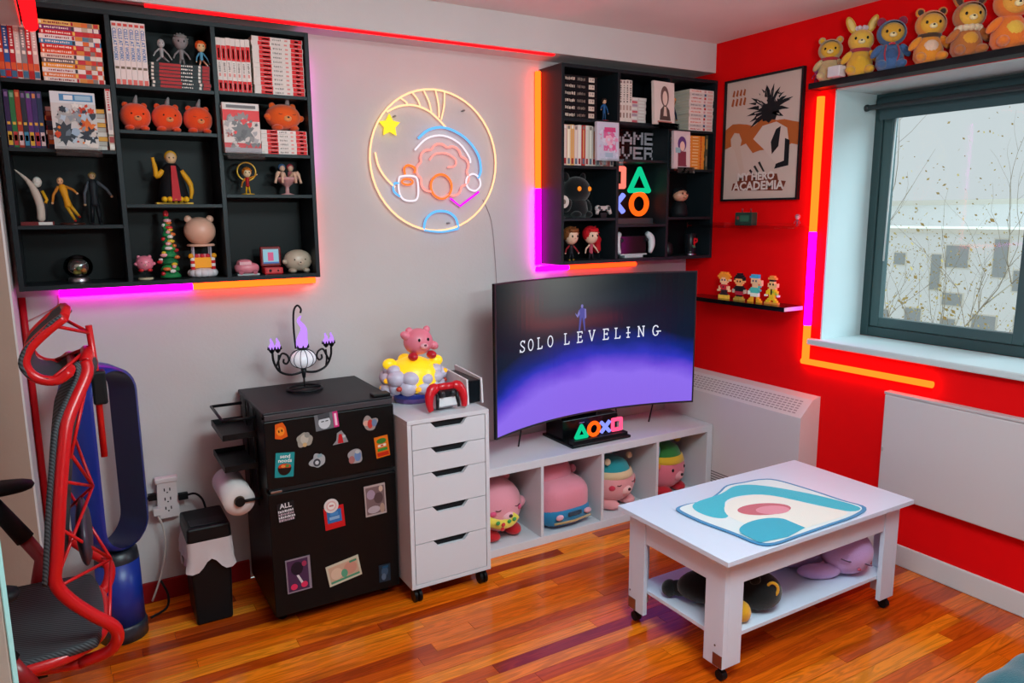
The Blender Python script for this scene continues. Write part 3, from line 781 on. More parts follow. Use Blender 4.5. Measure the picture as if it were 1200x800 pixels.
# second column
figure('grey seated statuette with bare head on the black and red comics', (.345, 3.00, 2.0624), .088, head=.34, skin='#b8b0b0', top='#a8a0a2', legs='#9a9294', arms='#b0a8a8', bare=True, leg_pose=((-.22, -.15, .08), (.22, -.15, .08)), arm_pose=((-.3, .0), (.35, -.1)))
figure('grey big-headed statuette standing on the black and red comics', (.410, 3.00, 2.0624), .112, head=.48, skin='#8f8688', hair='#86807f', top='#8a8284', legs='#7d7678', arms='#8f8688')
figure('small orange-haired figure in a blue dress sitting on the black and red comics', (.474, 2.985, 2.0624), .092, head=.42, skin='#e8b888', hair='#e0561e', top='#5a9ab8', legs='#e0a080', shoes='#c8d0d8', leg_pose=((-.14, -.38, -.02), (.14, -.38, -.02)), arm_pose=((-.2, -.1), (.28, -.15)))
for i, (x, tx) in enumerate(((.243, 'left of the three under the white volumes'), (.345, 'middle one of the three'), (.448, 'dozing, right one of the three'))):
    t = round_plush('orange round plush toy with grey tuft, '+tx, (x, 3.0, 1.828), (.0495, .050, .0495)[i], '#ee4810', rz=.1, muzzle='#e89058', feet='#e84410', arms=False, sleepy=(i == 2), group='orange round plush toys')
    B().tube([(0, -.01, .09), (.002, -.014, .105), (.006, -.018, .122)], [.009, .007, .003], mat('#8a7f80', 'plush'), 8).build('tuft', t)
t = round_plush('orange round plush toy dozing on the short stack of white and red comics', (.757, 3.005, 1.8518), .061, '#ee5a14', rz=.1, muzzle='#f09a58', feet='#e05018', sleepy=True, squash=(1.08, .9, .78), group='orange round plush toys')
B().tube([(.012, -.02, .10), (.013, -.024, .118), (.016, -.03, .128)], [.009, .007, .003], mat('#9a8f90', 'plush'), 8).build('tuft', t)
rf = thing('figurine', 'robed figure with yellow hood, black gown and red front, on a yellow base', 'figurine', (.348, 3.02, 1.576), 0, 'shelf figurines')
B().bb(-.062, .062, -.03, .03, 0, .007, mat('#d8a018', rough=.4)).build('base', rf)
b = B(); K = mat('#101318', rough=.6)
b.lathe([(.0, .008), (.055, .008), (.052, .03), (.040, .09), (.030, .13), (.018, .146), (0, .148)], K, n=20)
b.build('gown', rf)
B().prism([(-.012, .01), (.018, .01), (.010, .135), (-.006, .135)], (0, -.056, 0), (1, 0, 0), (0, .18, 1), .010, mat('#b01420', rough=.5)).build('red_front', rf)
b = B()
for i in range(5):
    b.ell((-.036+.018*i, -.05, .017), (.011, .014, .011), mat('#e0a81c', rough=.4), n=10, k=6)
b.build('yellow_hem', rf)
b = B()
b.tube(smooth_path([(-.03, -.01, .12), (-.052, -.015, .10), (-.056, -.02, .13), (-.062, -.02, .165)]), [.010]*6+[.008]*4+[.006]*3, mat('#d89a1c'), 8)
b.tube(smooth_path([(.03, -.01, .12), (.055, -.015, .08), (.06, -.02, .05), (.055, -.02, .02)]), [.010]*6+[.008]*4+[.006]*3, mat('#d89a1c'), 8)
b.build('arms', rf)
ho = B().ell((0, -.005, .166), (.019, .019, .022), mat('#d8b088'), n=16, k=10); face_dots(ho, (0, -.005, .166), (.019, .019, .022), .007, .0, .003, mat('#151515')); ho = ho.build('head', rf)
B().ell((0, .001, .171), (.0215, .0205, .0215), mat('#e0a41c', rough=.5), n=18, k=12).build('hood', ho)
pk = round_plush('small pink bear toy floating on a clear peg above a round stand', (.232, 3.02, 1.306), .030, '#e07a90', ears='round', feet='#c8202c', muzzle='#f0a8b0', kind='satin', name='figurine', cat='figurine')
for c in list(pk.children):
    c.location.z += .028
B().lathe([(0, 0), (.026, 0), (.026, .005), (.024, .007), (0, .007)], mat('#c8b89a', 'gloss')).build('stand', pk)
B().tube([(0, .01, .006), (0, .01, .035)], .0025, clear('acrylic', (.93, .95, .95), .10)).build('peg', pk)
xt = thing('miniature_christmas_tree', 'tiny green spiral christmas tree hung with red and white ornaments', 'ornament tree', (.316, 3.02, 1.306))
b = B(); G = mat('#1f7a45', rough=.5)
for i in range(9):
    z = .004+.025*i; r = .036*(1-i*.085)
    b.lathe([(0, z), (r, z), (r*.98, z+.008), (r*.55, z+.026), (0, z+.027)], mat(['#1f7a45', '#2c8f4a', '#17633a'][i % 3], rough=.5), n=16)
b.build('tiers', xt)
rr = random.Random(3)
for i in range(24):
    a = rr.uniform(PI, 2*PI); z = .02+.2*i/24; r = .040*(1-z/.26)
    B().ell((r*math.cos(a), r*math.sin(a), z), (.008+.003*(i % 3), .008, .007), mat(['#c8202a', '#e0d8d4', '#d86a30', '#e8a0a8', '#d8b030'][i % 5], 'gloss', .3), n=10, k=6).build('ornament', xt)
B().ell((0, 0, .236), (.010, .010, .013), mat('#d8303a', 'gloss'), n=12, k=8).build('topper', xt)
pm = thing('popcorn_machine_toy', 'toy popcorn stall with beige balloon top on striped posts and cloud base', 'toy', (.428, 3.02, 1.306))
b = B()
for i in range(12):
    a = 2*PI*i/12; b.ell((.036*math.cos(a), .030*math.sin(a), .016), (.019, .019, .016), mat('#d8ccd2', rough=.5), n=12, k=8)
b.ell((0, 0, .02), (.042, .036, .018), mat('#d8ccd2', rough=.5)); b.build('cloud_base', pm)
B().bb(-.030, .030, -.024, .024, .036, .074, mat('#e0901c', rough=.4, emit=.25)).build('counter', pm)
for s in (-1, 1):
    for q in (-1, 1):
        B().cyl((s*.030, q*.022, .07), (s*.030, q*.022, .118), .003, mat('#b8b0c0', 'gloss'), 8).build('post', pm)
    p = B()
    for i in range(4):
        p.cyl((s*.036, -.020, .03+.011*i), (s*.036, -.020, .041+.011*i), .008, mat(['#c82028', '#e8dcd8'][i % 2]), 12)
    p.ell((s*.040, -.02, .080), .010, mat('#e0941c')); p.build('striped_pillar', pm)
b = B()
for i in range(5):
    b.ell((-.02+.01*i, -.012+.006*(i % 2), .080), (.009, .009, .008), mat(['#c83040', '#e08890'][i % 2]), n=10, k=6)
b.build('popcorn', pm)
b = B(); C_ = mat('#d8a48e', 'satin', .4)
b.lathe([(.048, .116), (.050, .120), (.046, .124), (0, .124)], C_); b.ell((0, 0, .172), (.056, .052, .052), C_, n=26, k=16); b.build('balloon_top', pm)
for s in (-1, 1):
    B().ell((s*.038, 0, .216), (.014, .010, .014), C_, n=12, k=8).build('knob', pm)
# third column
gf = figure('gold and red figure raising one arm inside a golden hoop', (.612, 3.02, 1.612), .105, head=.36, skin='#e8c8a0', hair='#d07020', top='#b01820', legs='#e0a018', arms='#d07818', base='#e0a818', arm_pose=((-.22, -.05), (.34, .4)), group='shelf figurines')
B().tube([(.034*math.cos(2*PI*i/24), .004, .088+.034*math.sin(2*PI*i/24)) for i in range(24)], .003, mat('#e0a820', 'gloss'), 8, closed=True).build('hoop', gf)
cf = thing('figurine', 'two small figures lounging in a pink stemmed glass bowl', 'figurine', (.762, 3.02, 1.612), 0, 'shelf figurines')
P_ = mat('#c89090', 'gloss', .25)
B().lathe([(0, 0), (.026, 0), (.026, .003), (.008, .008), (.007, .03), (.012, .036), (.040, .056), (.046, .068), (.043, .068), (.036, .058), (0, .045)], P_).build('bowl', cf)
b = B(); S_ = mat('#d8a890')
for s, hcol in ((-1, '#3a6090'), (1, '#b03848')):
    b.tube([(s*.014, 0, .062), (s*.016, 0, .09)], [.012, .010], mat('#2a2a38' if s < 0 else '#c06a70'), 10)
    b.tube(smooth_path([(s*.016, -.012, .065), (s*.036, -.02, .085), (s*.05, -.022, .045)]), [.008]*6+[.005]*3, S_, 8)
    b.tube(smooth_path([(s*.010, -.014, .065), (s*.022, -.032, .082), (s*.026, -.038, .045)]), [.008]*6+[.005]*3, S_, 8)
    b.ell((s*.016, -.002, .103), (.011, .011, .013), S_)
    b.ell((s*.016, .003, .107), (.014, .013, .014), mat(hcol, rough=.5))
b.build('lounging_pair', cf)
pc = thing('toy_car', 'small rounded pink toy car on a grey base', 'toy', (.588, 3.02, 1.306))
B().bb(-.040, .042, -.03, .03, 0, .006, mat('#a8b0b0')).build('base', pc)
b = B(); b.ell((0, 0, .026), (.047, .030, .022), mat('#d87a88', 'satin'), e=.75); b.ell((-.008, 0, .043), (.030, .025, .018), mat('#d87a88', 'satin'), e=.8); b.build('car_body', pc)
for s in (-1, 1):
    B().cyl((s*.026, -.031, .012), (s*.026, -.024, .012), .009, mat('#b05868'), 14).build('wheel', pc)
B().bb(-.030, .014, -.0262, -.022, .040, .052, mat('#e8b0b8', 'gloss')).build('side_window', pc)
rg = thing('toy_game_console', 'red flip-up toy game console with a lit picture screen', 'toy', (.685, 3.02, 1.306))
B().bb(-.036, .036, -.03, .03, 0, .026, mat('#c01420', 'satin')).build('base', rg, bev=.004)
b = B()
b.bb(-.025, .025, -.0312, -.030, .008, .020, mat('#e05050')); b.ell((-.014, -.031, .014), (.006, .002, .006), mat('#301010'), n=10, k=6); b.ell((.016, -.031, .014), (.004, .002, .004), mat('#301010'), n=10, k=6); b.build('buttons', rg)
B().bb(-.040, .040, .010, .026, .028, .106, mat('#7a1018', 'satin')).build('lid', rg, bev=.005)
b = B(); b.flat(R4(-.030, .030, .040, .096), (0, .0095, 0), (1, 0, 0), (0, 0, 1), glow('toy_screen', (.35, .62, .75), .8)); b.flat(R4(-.012, .010, .05, .084), (0, .009, 0), (1, 0, 0), (0, 0, 1), glow('toy_screen_pink', (.75, .15, .3), .8)); b.flat(R4(-.03, .03, .040, .046), (0, .0088, 0), (1, 0, 0), (0, 0, 1), glow('toy_screen_blue', (.1, .2, .5), .8)); b.build('screen', rg)
round_plush('beige round bear figurine at the bottom right of the left bookshelf', (.787, 3.02, 1.306), .048, '#b8a592', ears=None, muzzle='#c8b5a2', squash=(1.15, .85, .9), kind='satin', name='figurine', cat='figurine', feet='#b3a08e')

# game shelf figures
figure('small figure in blue on a red and white round base beside the black hardbacks', (2.295, 2.985, 1.972), .11, head=.24, skin='#d8a888', hair='#3a2a24', top='#2a5a90', legs='#284a70', base='#b82028', arm_pose=((-.2, .1), (.2, -.05)))
bp_ = thing('plush_toy', 'black plush bear with glowing orange button eyes in the game bookshelf', 'plush toy', (2.165, 3.045, 1.510), .15)
K = mat('#0e1114', 'plush')
B().lathe([(0, 0), (.06, .002), (.07, .03), (.06, .08), (.03, .10), (0, .105)], K, n=20).build('body', bp_)
hb = B().ell((0, -.01, .135), (.078, .066, .066), K, n=22, k=14).build('head', bp_)
for s in (-1, 1):
    B().ell((s*.055, 0, .195), (.018, .012, .026), K, rot=(0, s*.3, 0), n=12, k=8).build('ear', bp_)
    B().ell((s*.034, -.070, .14), (.013, .006, .012), mat('#e0801c', 'gloss', emit=.6), n=12, k=8).build('button_eye', hb)
    B().ell((s*.068, -.02, .06), (.022, .022, .036), K, rot=(0, -s*.5, 0), n=12, k=8).build('arm', bp_)
    B().ell((s*.038, -.05, .018), (.022, .034, .018), K, n=12, k=8).build('foot', bp_)
gp = thing('game_controller', 'pale grey game controller propped beside the black plush bear', 'game controller', (2.282, 2.968, 1.510))
B().prism([(-.016, 0), (.016, 0), (.022, .026), (-.022, .026)], (0, .012, 0), (1, 0, 0), (0, 0, 1), .02, mat('#1a1c20')).build('stand', gp)
b = B(); W_ = mat('#b8b0ae', 'satin')
for s in (-1, 1):
    b.ell((s*.030, 0, .046), (.018, .012, .016), W_, n=14, k=8); b.tube([(s*.034, -.003, .042), (s*.042, -.008, .018)], [.012, .008], W_, 10)
b.bb(-.03, .03, -.008, .010, .036, .058, W_); b.build('shell', gp)
b = B()
for s in (-1, 1):
    b.ell((s*.030, -.012, .047), (.010, .003, .010), mat('#3a3838'), n=10, k=6)
    b.ell((s*.014, -.010, .038), (.006, .004, .006), mat('#3a3838'), n=10, k=6)
b.build('buttons', gp)
wr = thing('wall_clock_toy', 'small white round dial toy at the left edge of the black plush shelf', 'toy', (2.050, 2.975, 1.510))
B().lathe([(0, 0), (.014, 0), (.012, .006), (.004, .01), (.004, .05)], mat('#303438')).build('stem', wr)
B().cyl((0, -.006, .078), (0, .006, .078), .030, mat('#d0c4bc', 'gloss'), 24).build('dial', wr)
B().ell((0, -.007, .078), (.012, .003, .012), mat('#7a6a60')).build('dial_centre', wr)
figure('chibi figurine with spiky brown hair in black and red clothes', (2.108, 2.99, 1.306), .165, head=.52, skin='#e0b8a0', hair='#7a4422', top='#1e1a22', legs='#181820', arms='#8a2028', shoes='#a8842a')
f2 = figure('chibi figurine with long bright red hair sitting beside the brown haired one', (2.228, 2.99, 1.306), .165, head=.52, skin='#e6c0a8', hair='#c01420', top='#b0485a', legs='#2a2228', arms='#e0b8a0', shoes='#222')
B().tube(smooth_path([(.0, .02, .12), (.05, .025, .09), (.052, .02, .03)]), [.03]*5+[.02]*3+[.008], mat('#b01420', rough=.6), 10).build('long_hair', f2)
tag(B().bb(-.02, .02, -.02, .02, 0, .05, mat('#101318')).ell((0, 0, .062), (.022, .02, .02), mat('#101318')).build('bud_vase', None, (2.30, 3.06, 1.306)), 'small black round-topped bottle in the corner behind the red haired figurine', 'bottle')
b = thing('game_over_sign', 'black panel with grey pixel letters reading GAME OVER', 'sign', (2.545, 3.06, 1.795))
B().bb(-.158, .122, 0, .012, .0, .160, mat('#07090c', 'gloss', .15)).build('panel', b)
FONT5 = {'G': ('01110', '10000', '10011', '10001', '01110'), 'A': ('00100', '01010', '10001', '11111', '10001'), 'M': ('10001', '11011', '10101', '10001', '10001'), 'E': ('11111', '10000', '11110', '10000', '11111'), 'O': ('01110', '10001', '10001', '10001', '01110'), 'V': ('10001', '10001', '10001', '01010', '00100'), 'R': ('11110', '10001', '11110', '10010', '10001')}
for wi, word in enumerate(('GAME', 'OVER')):
    for ci, ch in enumerate(word):
        L_ = B()
        for r_, row in enumerate(FONT5[ch]):
            for k_, c in enumerate(row):
                if c == '1':
                    x = -.150+ci*.0735+k_*.0128; z = .146-wi*.073-r_*.0126
                    L_.bb(x, x+.0118, -.004, 0, z-.0116, z, mat('#b3a9b2', 'satin'))
        L_.build('pixel_letter', b)
# lit symbols
GRN = glow('symbol_green', (.005, .62, .28)); ORG = glow('symbol_orange', (1.5, .16, .01)); BLU = glow('symbol_blue', (.30, .36, 1.3)); PNK = glow('symbol_pink', (1.6, .12, .30)); RDS = glow('symbol_red', (1.5, .25, .18))
def tri(b, cx, cz, r, t, m):
    P0 = [(cx+r*math.cos(math.radians(a)), 0, cz+r*math.sin(math.radians(a))) for a in (90, 210, 330)]
    b.tube([Vector(P0[0]).lerp(Vector(P0[1]), i/5) for i in range(6)], t, m, 10); b.tube([Vector(P0[1]).lerp(Vector(P0[2]), i/5) for i in range(6)], t, m, 10); b.tube([Vector(P0[2]).lerp(Vector(P0[0]), i/5) for i in range(6)], t, m, 10)
    for p in P0:
        b.ell(p, t, m, n=10, k=8)
def ring(b, cx, cz, r, t, m):
    b.tube([(cx+r*math.cos(2*PI*i/28), 0, cz+r*math.sin(2*PI*i/28)) for i in range(28)], t, m, 10, closed=True)
def cross(b, cx, cz, r, t, m):
    for s in (-1, 1):
        b.tube([(cx-r, 0, cz-s*r), (cx, 0, cz), (cx+r, 0, cz+s*r)], t, m, 10)
def sqr(b, cx, cz, r, t, m):
    for p0, p1 in (((-1, -1), (1, -1)), ((1, -1), (1, 1)), ((1, 1), (-1, 1)), ((-1, 1), (-1, -1))):
        b.tube([(cx+p0[0]*r-p0[0]*0, 0, cz+p0[1]*r), (cx+(p0[0]+p1[0])*r/2, 0, cz+(p0[1]+p1[1])*r/2), (cx+p1[0]*r, 0, cz+p1[1]*r)], t, m, 10)
        b.ell((cx+p0[0]*r, 0, cz+p0[1]*r), t, m, n=10, k=8)
SYM = (('square', sqr, RDS, .85), ('triangle', tri, GRN, 1.15), ('cross', cross, BLU, .85), ('circle', ring, ORG, 1.0))
sl = thing('symbol_lamp', 'lamp of four stacked glowing symbols on a grey base in the game bookshelf', 'lamp', (2.51, 3.05, 1.476))
B().bb(-.135, .145, -.03, .03, 0, .030, mat('#3a3c40', 'satin')).build('base', sl, bev=.003)
for (nm, fn, m, k), (cx, cz) in zip(SYM, ((-.078, .236), (.071, .208), (-.076, .106), (.071, .104))):
    q = B(); fn(q, cx, cz, .056*k*(1.12 if nm == 'triangle' else .92), .0135, m); q.build(nm+'_light', sl)
hp_ = thing('handheld_console', 'white and black handheld game console standing on its dock', 'game console', (2.505, 3.0, 1.306))
B().bb(-.06, .06, -.01, .04, 0, .012, mat('#c8ccd0', 'satin')).build('dock', hp_, bev=.002)
B().bb(-.085, .085, -.004, .012, .018, .112, mat('#14181c', 'gloss', .15)).build('screen_body', hp_, bev=.004)
B().bb(-.088, .088, -.008, .014, .012, .020, mat('#c8ccd0', 'satin')).build('lower_rim', hp_, bev=.002)
for s in (-1, 1):
    q = B(); q.tube(smooth_path([(s*.088, .0, .125), (s*.112, -.006, .10), (s*.114, -.012, .06), (s*.100, -.016, .022)]), [.010, .014, .017, .018, .019, .019, .019, .018, .017, .015, .013, .011, .008], mat('#d0d4d8', 'satin'), 12); q.build('grip', hp_)
    B().ell((s*.082, -.012, .09), (.010, .006, .010), mat('#202428'), n=12, k=8).build('thumb_stick', hp_)
hf = thing('figurine', 'dark clothed figurine with a tan face in the right column of the game bookshelf', 'figurine', (2.815, 3.0, 1.510), 0, 'shelf figurines')
b = B(); K = mat('#0f1216', rough=.6)
b.lathe([(0, 0), (.045, 0), (.048, .02), (.040, .06), (.022, .085), (0, .088)], K, n=20); b.build('body', hf)
hb = B().ell((0, -.008, .112), (.044, .036, .032), mat('#c89478', 'satin'), n=20, k=12); face_dots(hb, (0, -.008, .112), (.044, .036, .032), .014, .010, .007, mat('#101010', 'gloss')); hb.ell((0, -.045, .104), (.010, .010, .008), mat('#b88468')); hb = hb.build('head', hf)
B().ell((0, .004, .124), (.044, .036, .032), K, n=18, k=12).build('hood', hb)
mg = thing('mug', 'black mug with a red and green emblem at the bottom right of the game bookshelf', 'mug', (2.905, 3.0, 1.306))
B().lathe([(0, 0), (.036, 0), (.036, .006), (.028, .012), (.034, .03), (.035, .115), (.032, .118), (.031, .03), (0, .028)], mat('#14171c', 'gloss', .25)).build('cup', mg)
B().lathe([(.037, .0), (.038, .004), (.036, .008)], mat('#8a8a90', 'metal')).build('foot_ring', mg)
b = B(); b.text('P', .062, (-.014, -.0365, .048), (1, 0, 0), (0, 0, 1), mat('#c81a24', 'gloss'), 'LEFT', bold=.002); b.build('emblem_upright', mg)
b = B(); b.text('S', .045, (-.006, -.0375, .042), (1.1, 0, .0), (-.2, 0, .38), mat('#3aa070', 'gloss'), bold=.001); b.build('emblem_base', mg)
tag(B().lathe([(0, 0), (.028, 0), (.030, .02), (.026, .06), (.012, .072), (0, .074)], mat('#191418', 'satin')).build('jar', None, (2.76, 3.02, 1.306)), 'dark brown lidded jar beside the emblem mug', 'jar')
figure('navy blue figure with a yellow hat beside the thick stack of white volumes', (2.755, 3.01, 1.953), .17, head=.26, skin='#b07850', hair='#e08a20', top='#16223c', legs='#121a30', arms='#16223c', arm_pose=((-.16, -.04), (.16, -.04)))

# ---------------------------------------------------------------- neon sign
ns = thing('neon_sign', 'round neon sign with crescent moon, star, mug and pink cloud shape on the back wall', 'neon sign', (1.452, 3.115, 1.769))
U = .309/310.0
def nz(px, py):
    return ((px-330)*U*1.0, 0, (405-py)*U*.955)
def neon(name, pts, r, m, closed=False, sm=True):
    P_ = [nz(*p) for p in pts]
    if sm:
        P_ = smooth_path(P_, 4, closed)
    B().tube(P_, r, m, 8, closed=closed).build(name, ns)
N_yel = glow('neon_warm', (1.7, .95, .5)); N_or = glow('neon_orange', (1.5, .26, .05)); N_blu = glow('neon_blue', (.18, .62, 1.25)); N_wh = glow('neon_white', (1.05, .95, 1.05)); N_pk = glow('neon_pink', (1.9, .42, .36)); N_mg = glow('neon_magenta', (1.2, .02, 1.2)); N_st = glow('neon_star', (1.3, .95, .05))
RR = .0043
neon('ring', [(330+310*math.cos(2*PI*i/48), 405+324*math.sin(2*PI*i/48)) for i in range(48)], RR, N_yel, True, False)
neon('moon_arc', [(105, 195), (160, 168), (230, 158), (300, 178), (350, 215), (382, 247)], RR, N_yel)
for a, c in (((172, 132), (205, 160)), ((228, 105), (262, 160)), ((282, 92), (315, 182)), ((338, 86), (352, 205)), ((382, 90), (362, 215))):
    neon('moon_stripe', [a, ((a[0]+c[0])/2+6, (a[1]+c[1])/2), c], RR*.8, N_yel)
neon('moon_arc', [(45, 375), (58, 435), (88, 485), (130, 528)], RR, N_yel)
neon('blue_arc', [(248, 305), (300, 264), (380, 250), (478, 290), (545, 365), (560, 440), (545, 480)], RR*1.3, N_blu)
neon('white_arc', [(230, 358), (290, 303), (370, 287), (450, 318), (500, 380), (506, 410)], RR, N_wh)
neon('white_loop', [(490, 475), (520, 460), (550, 478), (556, 515), (530, 540), (498, 532), (482, 505)], RR, N_wh, True)
# cloud outline of soft lobes in place of a drawing
cl = []
for i in range(9):
    a0 = 2*PI*i/9
    for j in range(4):
        a = a0+2*PI/9*j/4; bump = 1+.13*math.sin(PI*j/4)
        cl.append((368+118*bump*math.cos(a), 450+112*bump*math.sin(a)))
neon('pink_cloud', cl, RR, N_pk, True)
neon('pink_swirl', [(300, 400), (330, 372), (385, 368), (430, 395), (425, 425), (390, 432)], RR*.8, N_pk)
neon('orange_oval', [(355+52*math.cos(2*PI*i/16), 522+56*math.sin(2*PI*i/16)) for i in range(16)], RR*1.2, N_or, True)
neon('orange_curl', [(180, 470), (178, 440), (200, 428), (228, 440), (225, 462)], RR*1.2, N_or)
neon('mug_outline', [(150, 492), (165, 478), (215, 476), (238, 492), (240, 560), (222, 588), (172, 584), (150, 550)], RR, N_wh, True)
neon('mug_handle', [(150, 510), (128, 512), (124, 545), (152, 570)], RR*1.1, N_blu)
neon('mug_rim', [(190+26*math.cos(2*PI*i/12), 503+13*math.sin(2*PI*i/12)) for i in range(12)], RR, N_or, True)
neon('magenta_zigzag', [(400, 578), (448, 614), (548, 545)], RR*1.2, N_mg, sm=False)
neon('blue_dome', [(262, 722), (275, 675), (310, 645), (350, 637), (392, 645), (425, 672), (438, 718)], RR*1.3, N_blu)
neon('blue_dome', [(265, 725), (350, 735), (436, 722)], RR*1.2, N_blu)
st = [(nz(115, 255)[0]+(.050 if i % 2 == 0 else .026)*math.sin(2*PI*i/10), nz(115, 255)[2]+(.050 if i % 2 == 0 else .026)*math.cos(2*PI*i/10)) for i in range(10)]
B().prism([(a, c) for a, c in st][::-1], (0, .004, 0), (1, 0, 0), (0, 0, 1), .008, N_st).build('star', ns)
for px, py in ((142, 212), (478, 166), (390, 695)):
    p = nz(px, py); B().cyl((p[0], -.004, p[2]), (p[0], .022, p[2]), .004, STEEL, 10).build('wall_screw', ns)
tag(B().tube(smooth_path([(1.70, 3.135, 1.60), (1.745, 3.135, 1.5), (1.765, 3.135, 1.3), (1.77, 3.135, 1.1), (1.75, 3.135, .8)]), .0018, mat('#a79a98')).build('cable'), 'thin grey cable running down the wall from the neon sign', 'cable')

# ---------------------------------------------------------------- refrigerator
FX0, FX1, FY = .540, 1.035, 2.665
fg = thing('mini_fridge', 'black two-door mini fridge covered in magnets', 'refrigerator', ((FX0+FX1)/2, 2.9, 0))
def fp(name, x0, x1, y0, y1, z0, z1, m, parent=fg, bev=.004):
    return B().bb(x0-.7875, x1-.7875, y0-2.9, y1-2.9, z0, z1, m).build(name, parent, bev=bev)
M_fr = mat('#070b0d', 'satin', .38)
fp('cabinet', FX0+.004, FX1-.004, FY+.045, 3.115, .03, .815, M_fr)
fp('top_panel', FX0, FX1, FY+.008, 3.12, .816, .834, mat('#17171d', 'satin', .42))
fp('top_rim', FX0+.004, FX1-.004, FY, FY+.008, .806, .826, mat('#3c3a40', 'satin', .4), bev=.001)
d1 = fp('door', FX0, FX1, FY, FY+.043, .548, .803, M_fr)
d2 = fp('door', FX0, FX1, FY, FY+.043, .045, .530, M_fr)
fp('door_grip', FX0+.01, FX1-.01, FY+.006, FY+.03, .531, .546, mat('#1d2226', 'satin'), d2, bev=.001)
fp('hinge', FX0+.01, FX0+.05, FY-.004, FY, .533, .541, STEEL, d2, bev=.001)
fp('hinge_cover', FX1-.075, FX1-.005, FY+.01, FY+.06, .8341, .847, mat('#0c0e10', 'satin'))
for s in (FX0+.04, FX1-.04):
    for q in (FY+.08, 3.08):
        B().cyl((s-.7875, q-2.9, 0), (s-.7875, q-2.9, .031), .018, mat('#101010'), 12).build('foot', fg)
# magnets
def magnet(label, x, z, w_, h_, rot, art, outline=None, lettering=None):
    t = thing('fridge_magnet', label, 'magnet', (x, FY-.0005, z), 0, 'magnets on the fridge')
    t.rotation_euler = (0, -rot, 0)
    poly = outline or [(-w_/2, -h_/2), (w_/2, -h_/2), (w_/2, h_/2), (-w_/2, h_/2)]
    B().prism(poly, (0, 0, 0), (1, 0, 0), (0, 0, 1), .0025, mat(art[0], 'paper', .4)).build('plate', t)
    a = B()
    for i, (p, c) in enumerate(art[1]):
        a.flat([(u*w_, v*h_) for u, v in p], (0, -.0028-.0002*i, 0), (1, 0, 0), (0, 0, 1), mat(c, 'paper', .4))
    a.build('print', t)
    if lettering:
        for tx, sz, px, pz, c in lettering:
            B().text(tx, sz, (px, -.0042, pz), (1, 0, 0), (0, 0, 1), mat(c, 'paper'), bold=.0004).build('lettering', t)
    return t
C5 = lambda x0, x1, z0, z1: R4(x0, x1, z0, z1)
E16 = lambda cx, cy, rx, ry: arc(cx, cy, rx, ry, 0, 360, 14)[:-1]
def bl(s, r, jag=.16, n=30):
    q = random.Random(s); ph = [(k, q.uniform(0, 6.28), q.uniform(.4, 1)) for k in (2, 3, 4, 5)]
    return [(r*(1+jag*sum(w*math.sin(k*2*PI*i/n+p) for k, p, w in ph)*.55)*math.cos(2*PI*i/n), r*(1+jag*sum(w*math.sin(k*2*PI*i/n+p) for k, p, w in ph)*.55)*math.sin(2*PI*i/n)) for i in range(n)]
magnet('orange ghost-shaped magnet at the top left of the fridge', .597, .762, .05, .06, .2, ('#dd5a18', [(E16(.0, .0, .3, .28), '#f08a28'), (C5(-.16, -.06, -.05, .1), '#401808'), (C5(.06, .16, -.05, .1), '#401808')]), [(-.025, -.02), (-.005, -.03), (.02, -.027), (.022, .01), (.016, .03), (-.012, .03)])
magnet('beige cloud-like magnet left of the portrait magnet', .682, .716, .05, .06, 0, ('#9a948a', [(E16(.0, .05, .3, .3), '#b8b0a4'), (E16(.2, .3, .2, .18), '#8a8a84'), (E16(0, -.3, .16, .14), '#c0a070')]), bl(3, .028))
magnet('grey manga portrait magnet with a pink strip at the top of the fridge', .768, .775, .088, .062, .08, ('#6a6c72', [(E16(-.1, -.05, .26, .4), '#c9ccd2'), (C5(-.35, .15, .18, .5), '#44464c'), (C5(.28, .5, -.5, .5), '#d0307a'), (C5(.34, .44, -.38, .38), '#f0c8d8'), (C5(-.24, -.12, .0, .06), '#2a2a30'), (C5(-.06, .06, .0, .06), '#2a2a30')]))
magnet('red and white pointed magnet in the middle of the freezer door', .817, .702, .055, .05, 0, ('#8d888c', [([(-.2, -.4), (.2, -.4), (.1, .3), (-.1, .3)], '#c02028'), (E16(.25, .1, .12, .12), '#b8b8bc')]), [(-.03, -.024), (.03, -.02), (.02, .005), (.005, .028), (-.012, .02), (-.016, -.008)])
magnet('small red and blue creature-shaped magnet at the upper right of the fridge', .936, .741, .06, .05, 0, ('#9a8a86', [(E16(-.25, .05, .22, .22), '#d8a090'), (E16(.0, -.05, .18, .36), '#c03a34'), (E16(.28, .0, .18, .3), '#6a7a9a')]), bl(9, .028, .25))
magnet('orange card magnet with green lettering at the right of the freezer door', .981, .640, .056, .085, .10, ('#e2701a', [(E16(0, .28, .36, .13), '#3a7a30'), (C5(-.3, .3, .0, .12), '#e8d8c8'), (C5(-.36, .36, -.2, -.06), '#3a8a38'), (C5(-.42, .42, -.44, -.26), '#c82818'), (C5(-.1, .1, .02, .1), '#d04830')]))
magnet('teal card magnet with a ramen bowl reading send noods', .605, .634, .068, .092, -.10, ('#1f8f94', [(E16(0, -.12, .36, .16), '#2a1a18'), (E16(0, -.06, .34, .12), '#c83a1c'), (E16(-.08, -.05, .12, .06), '#e08a40'), (E16(.14, -.04, .1, .06), '#5a8a3a'), (arc(0, -.12, .36, .3, 180, 360, 14), '#241614')]), None, [('send', .020, 0, .027, '#e8f0ee'), ('noods', .020, 0, .011, '#e8f0ee')])
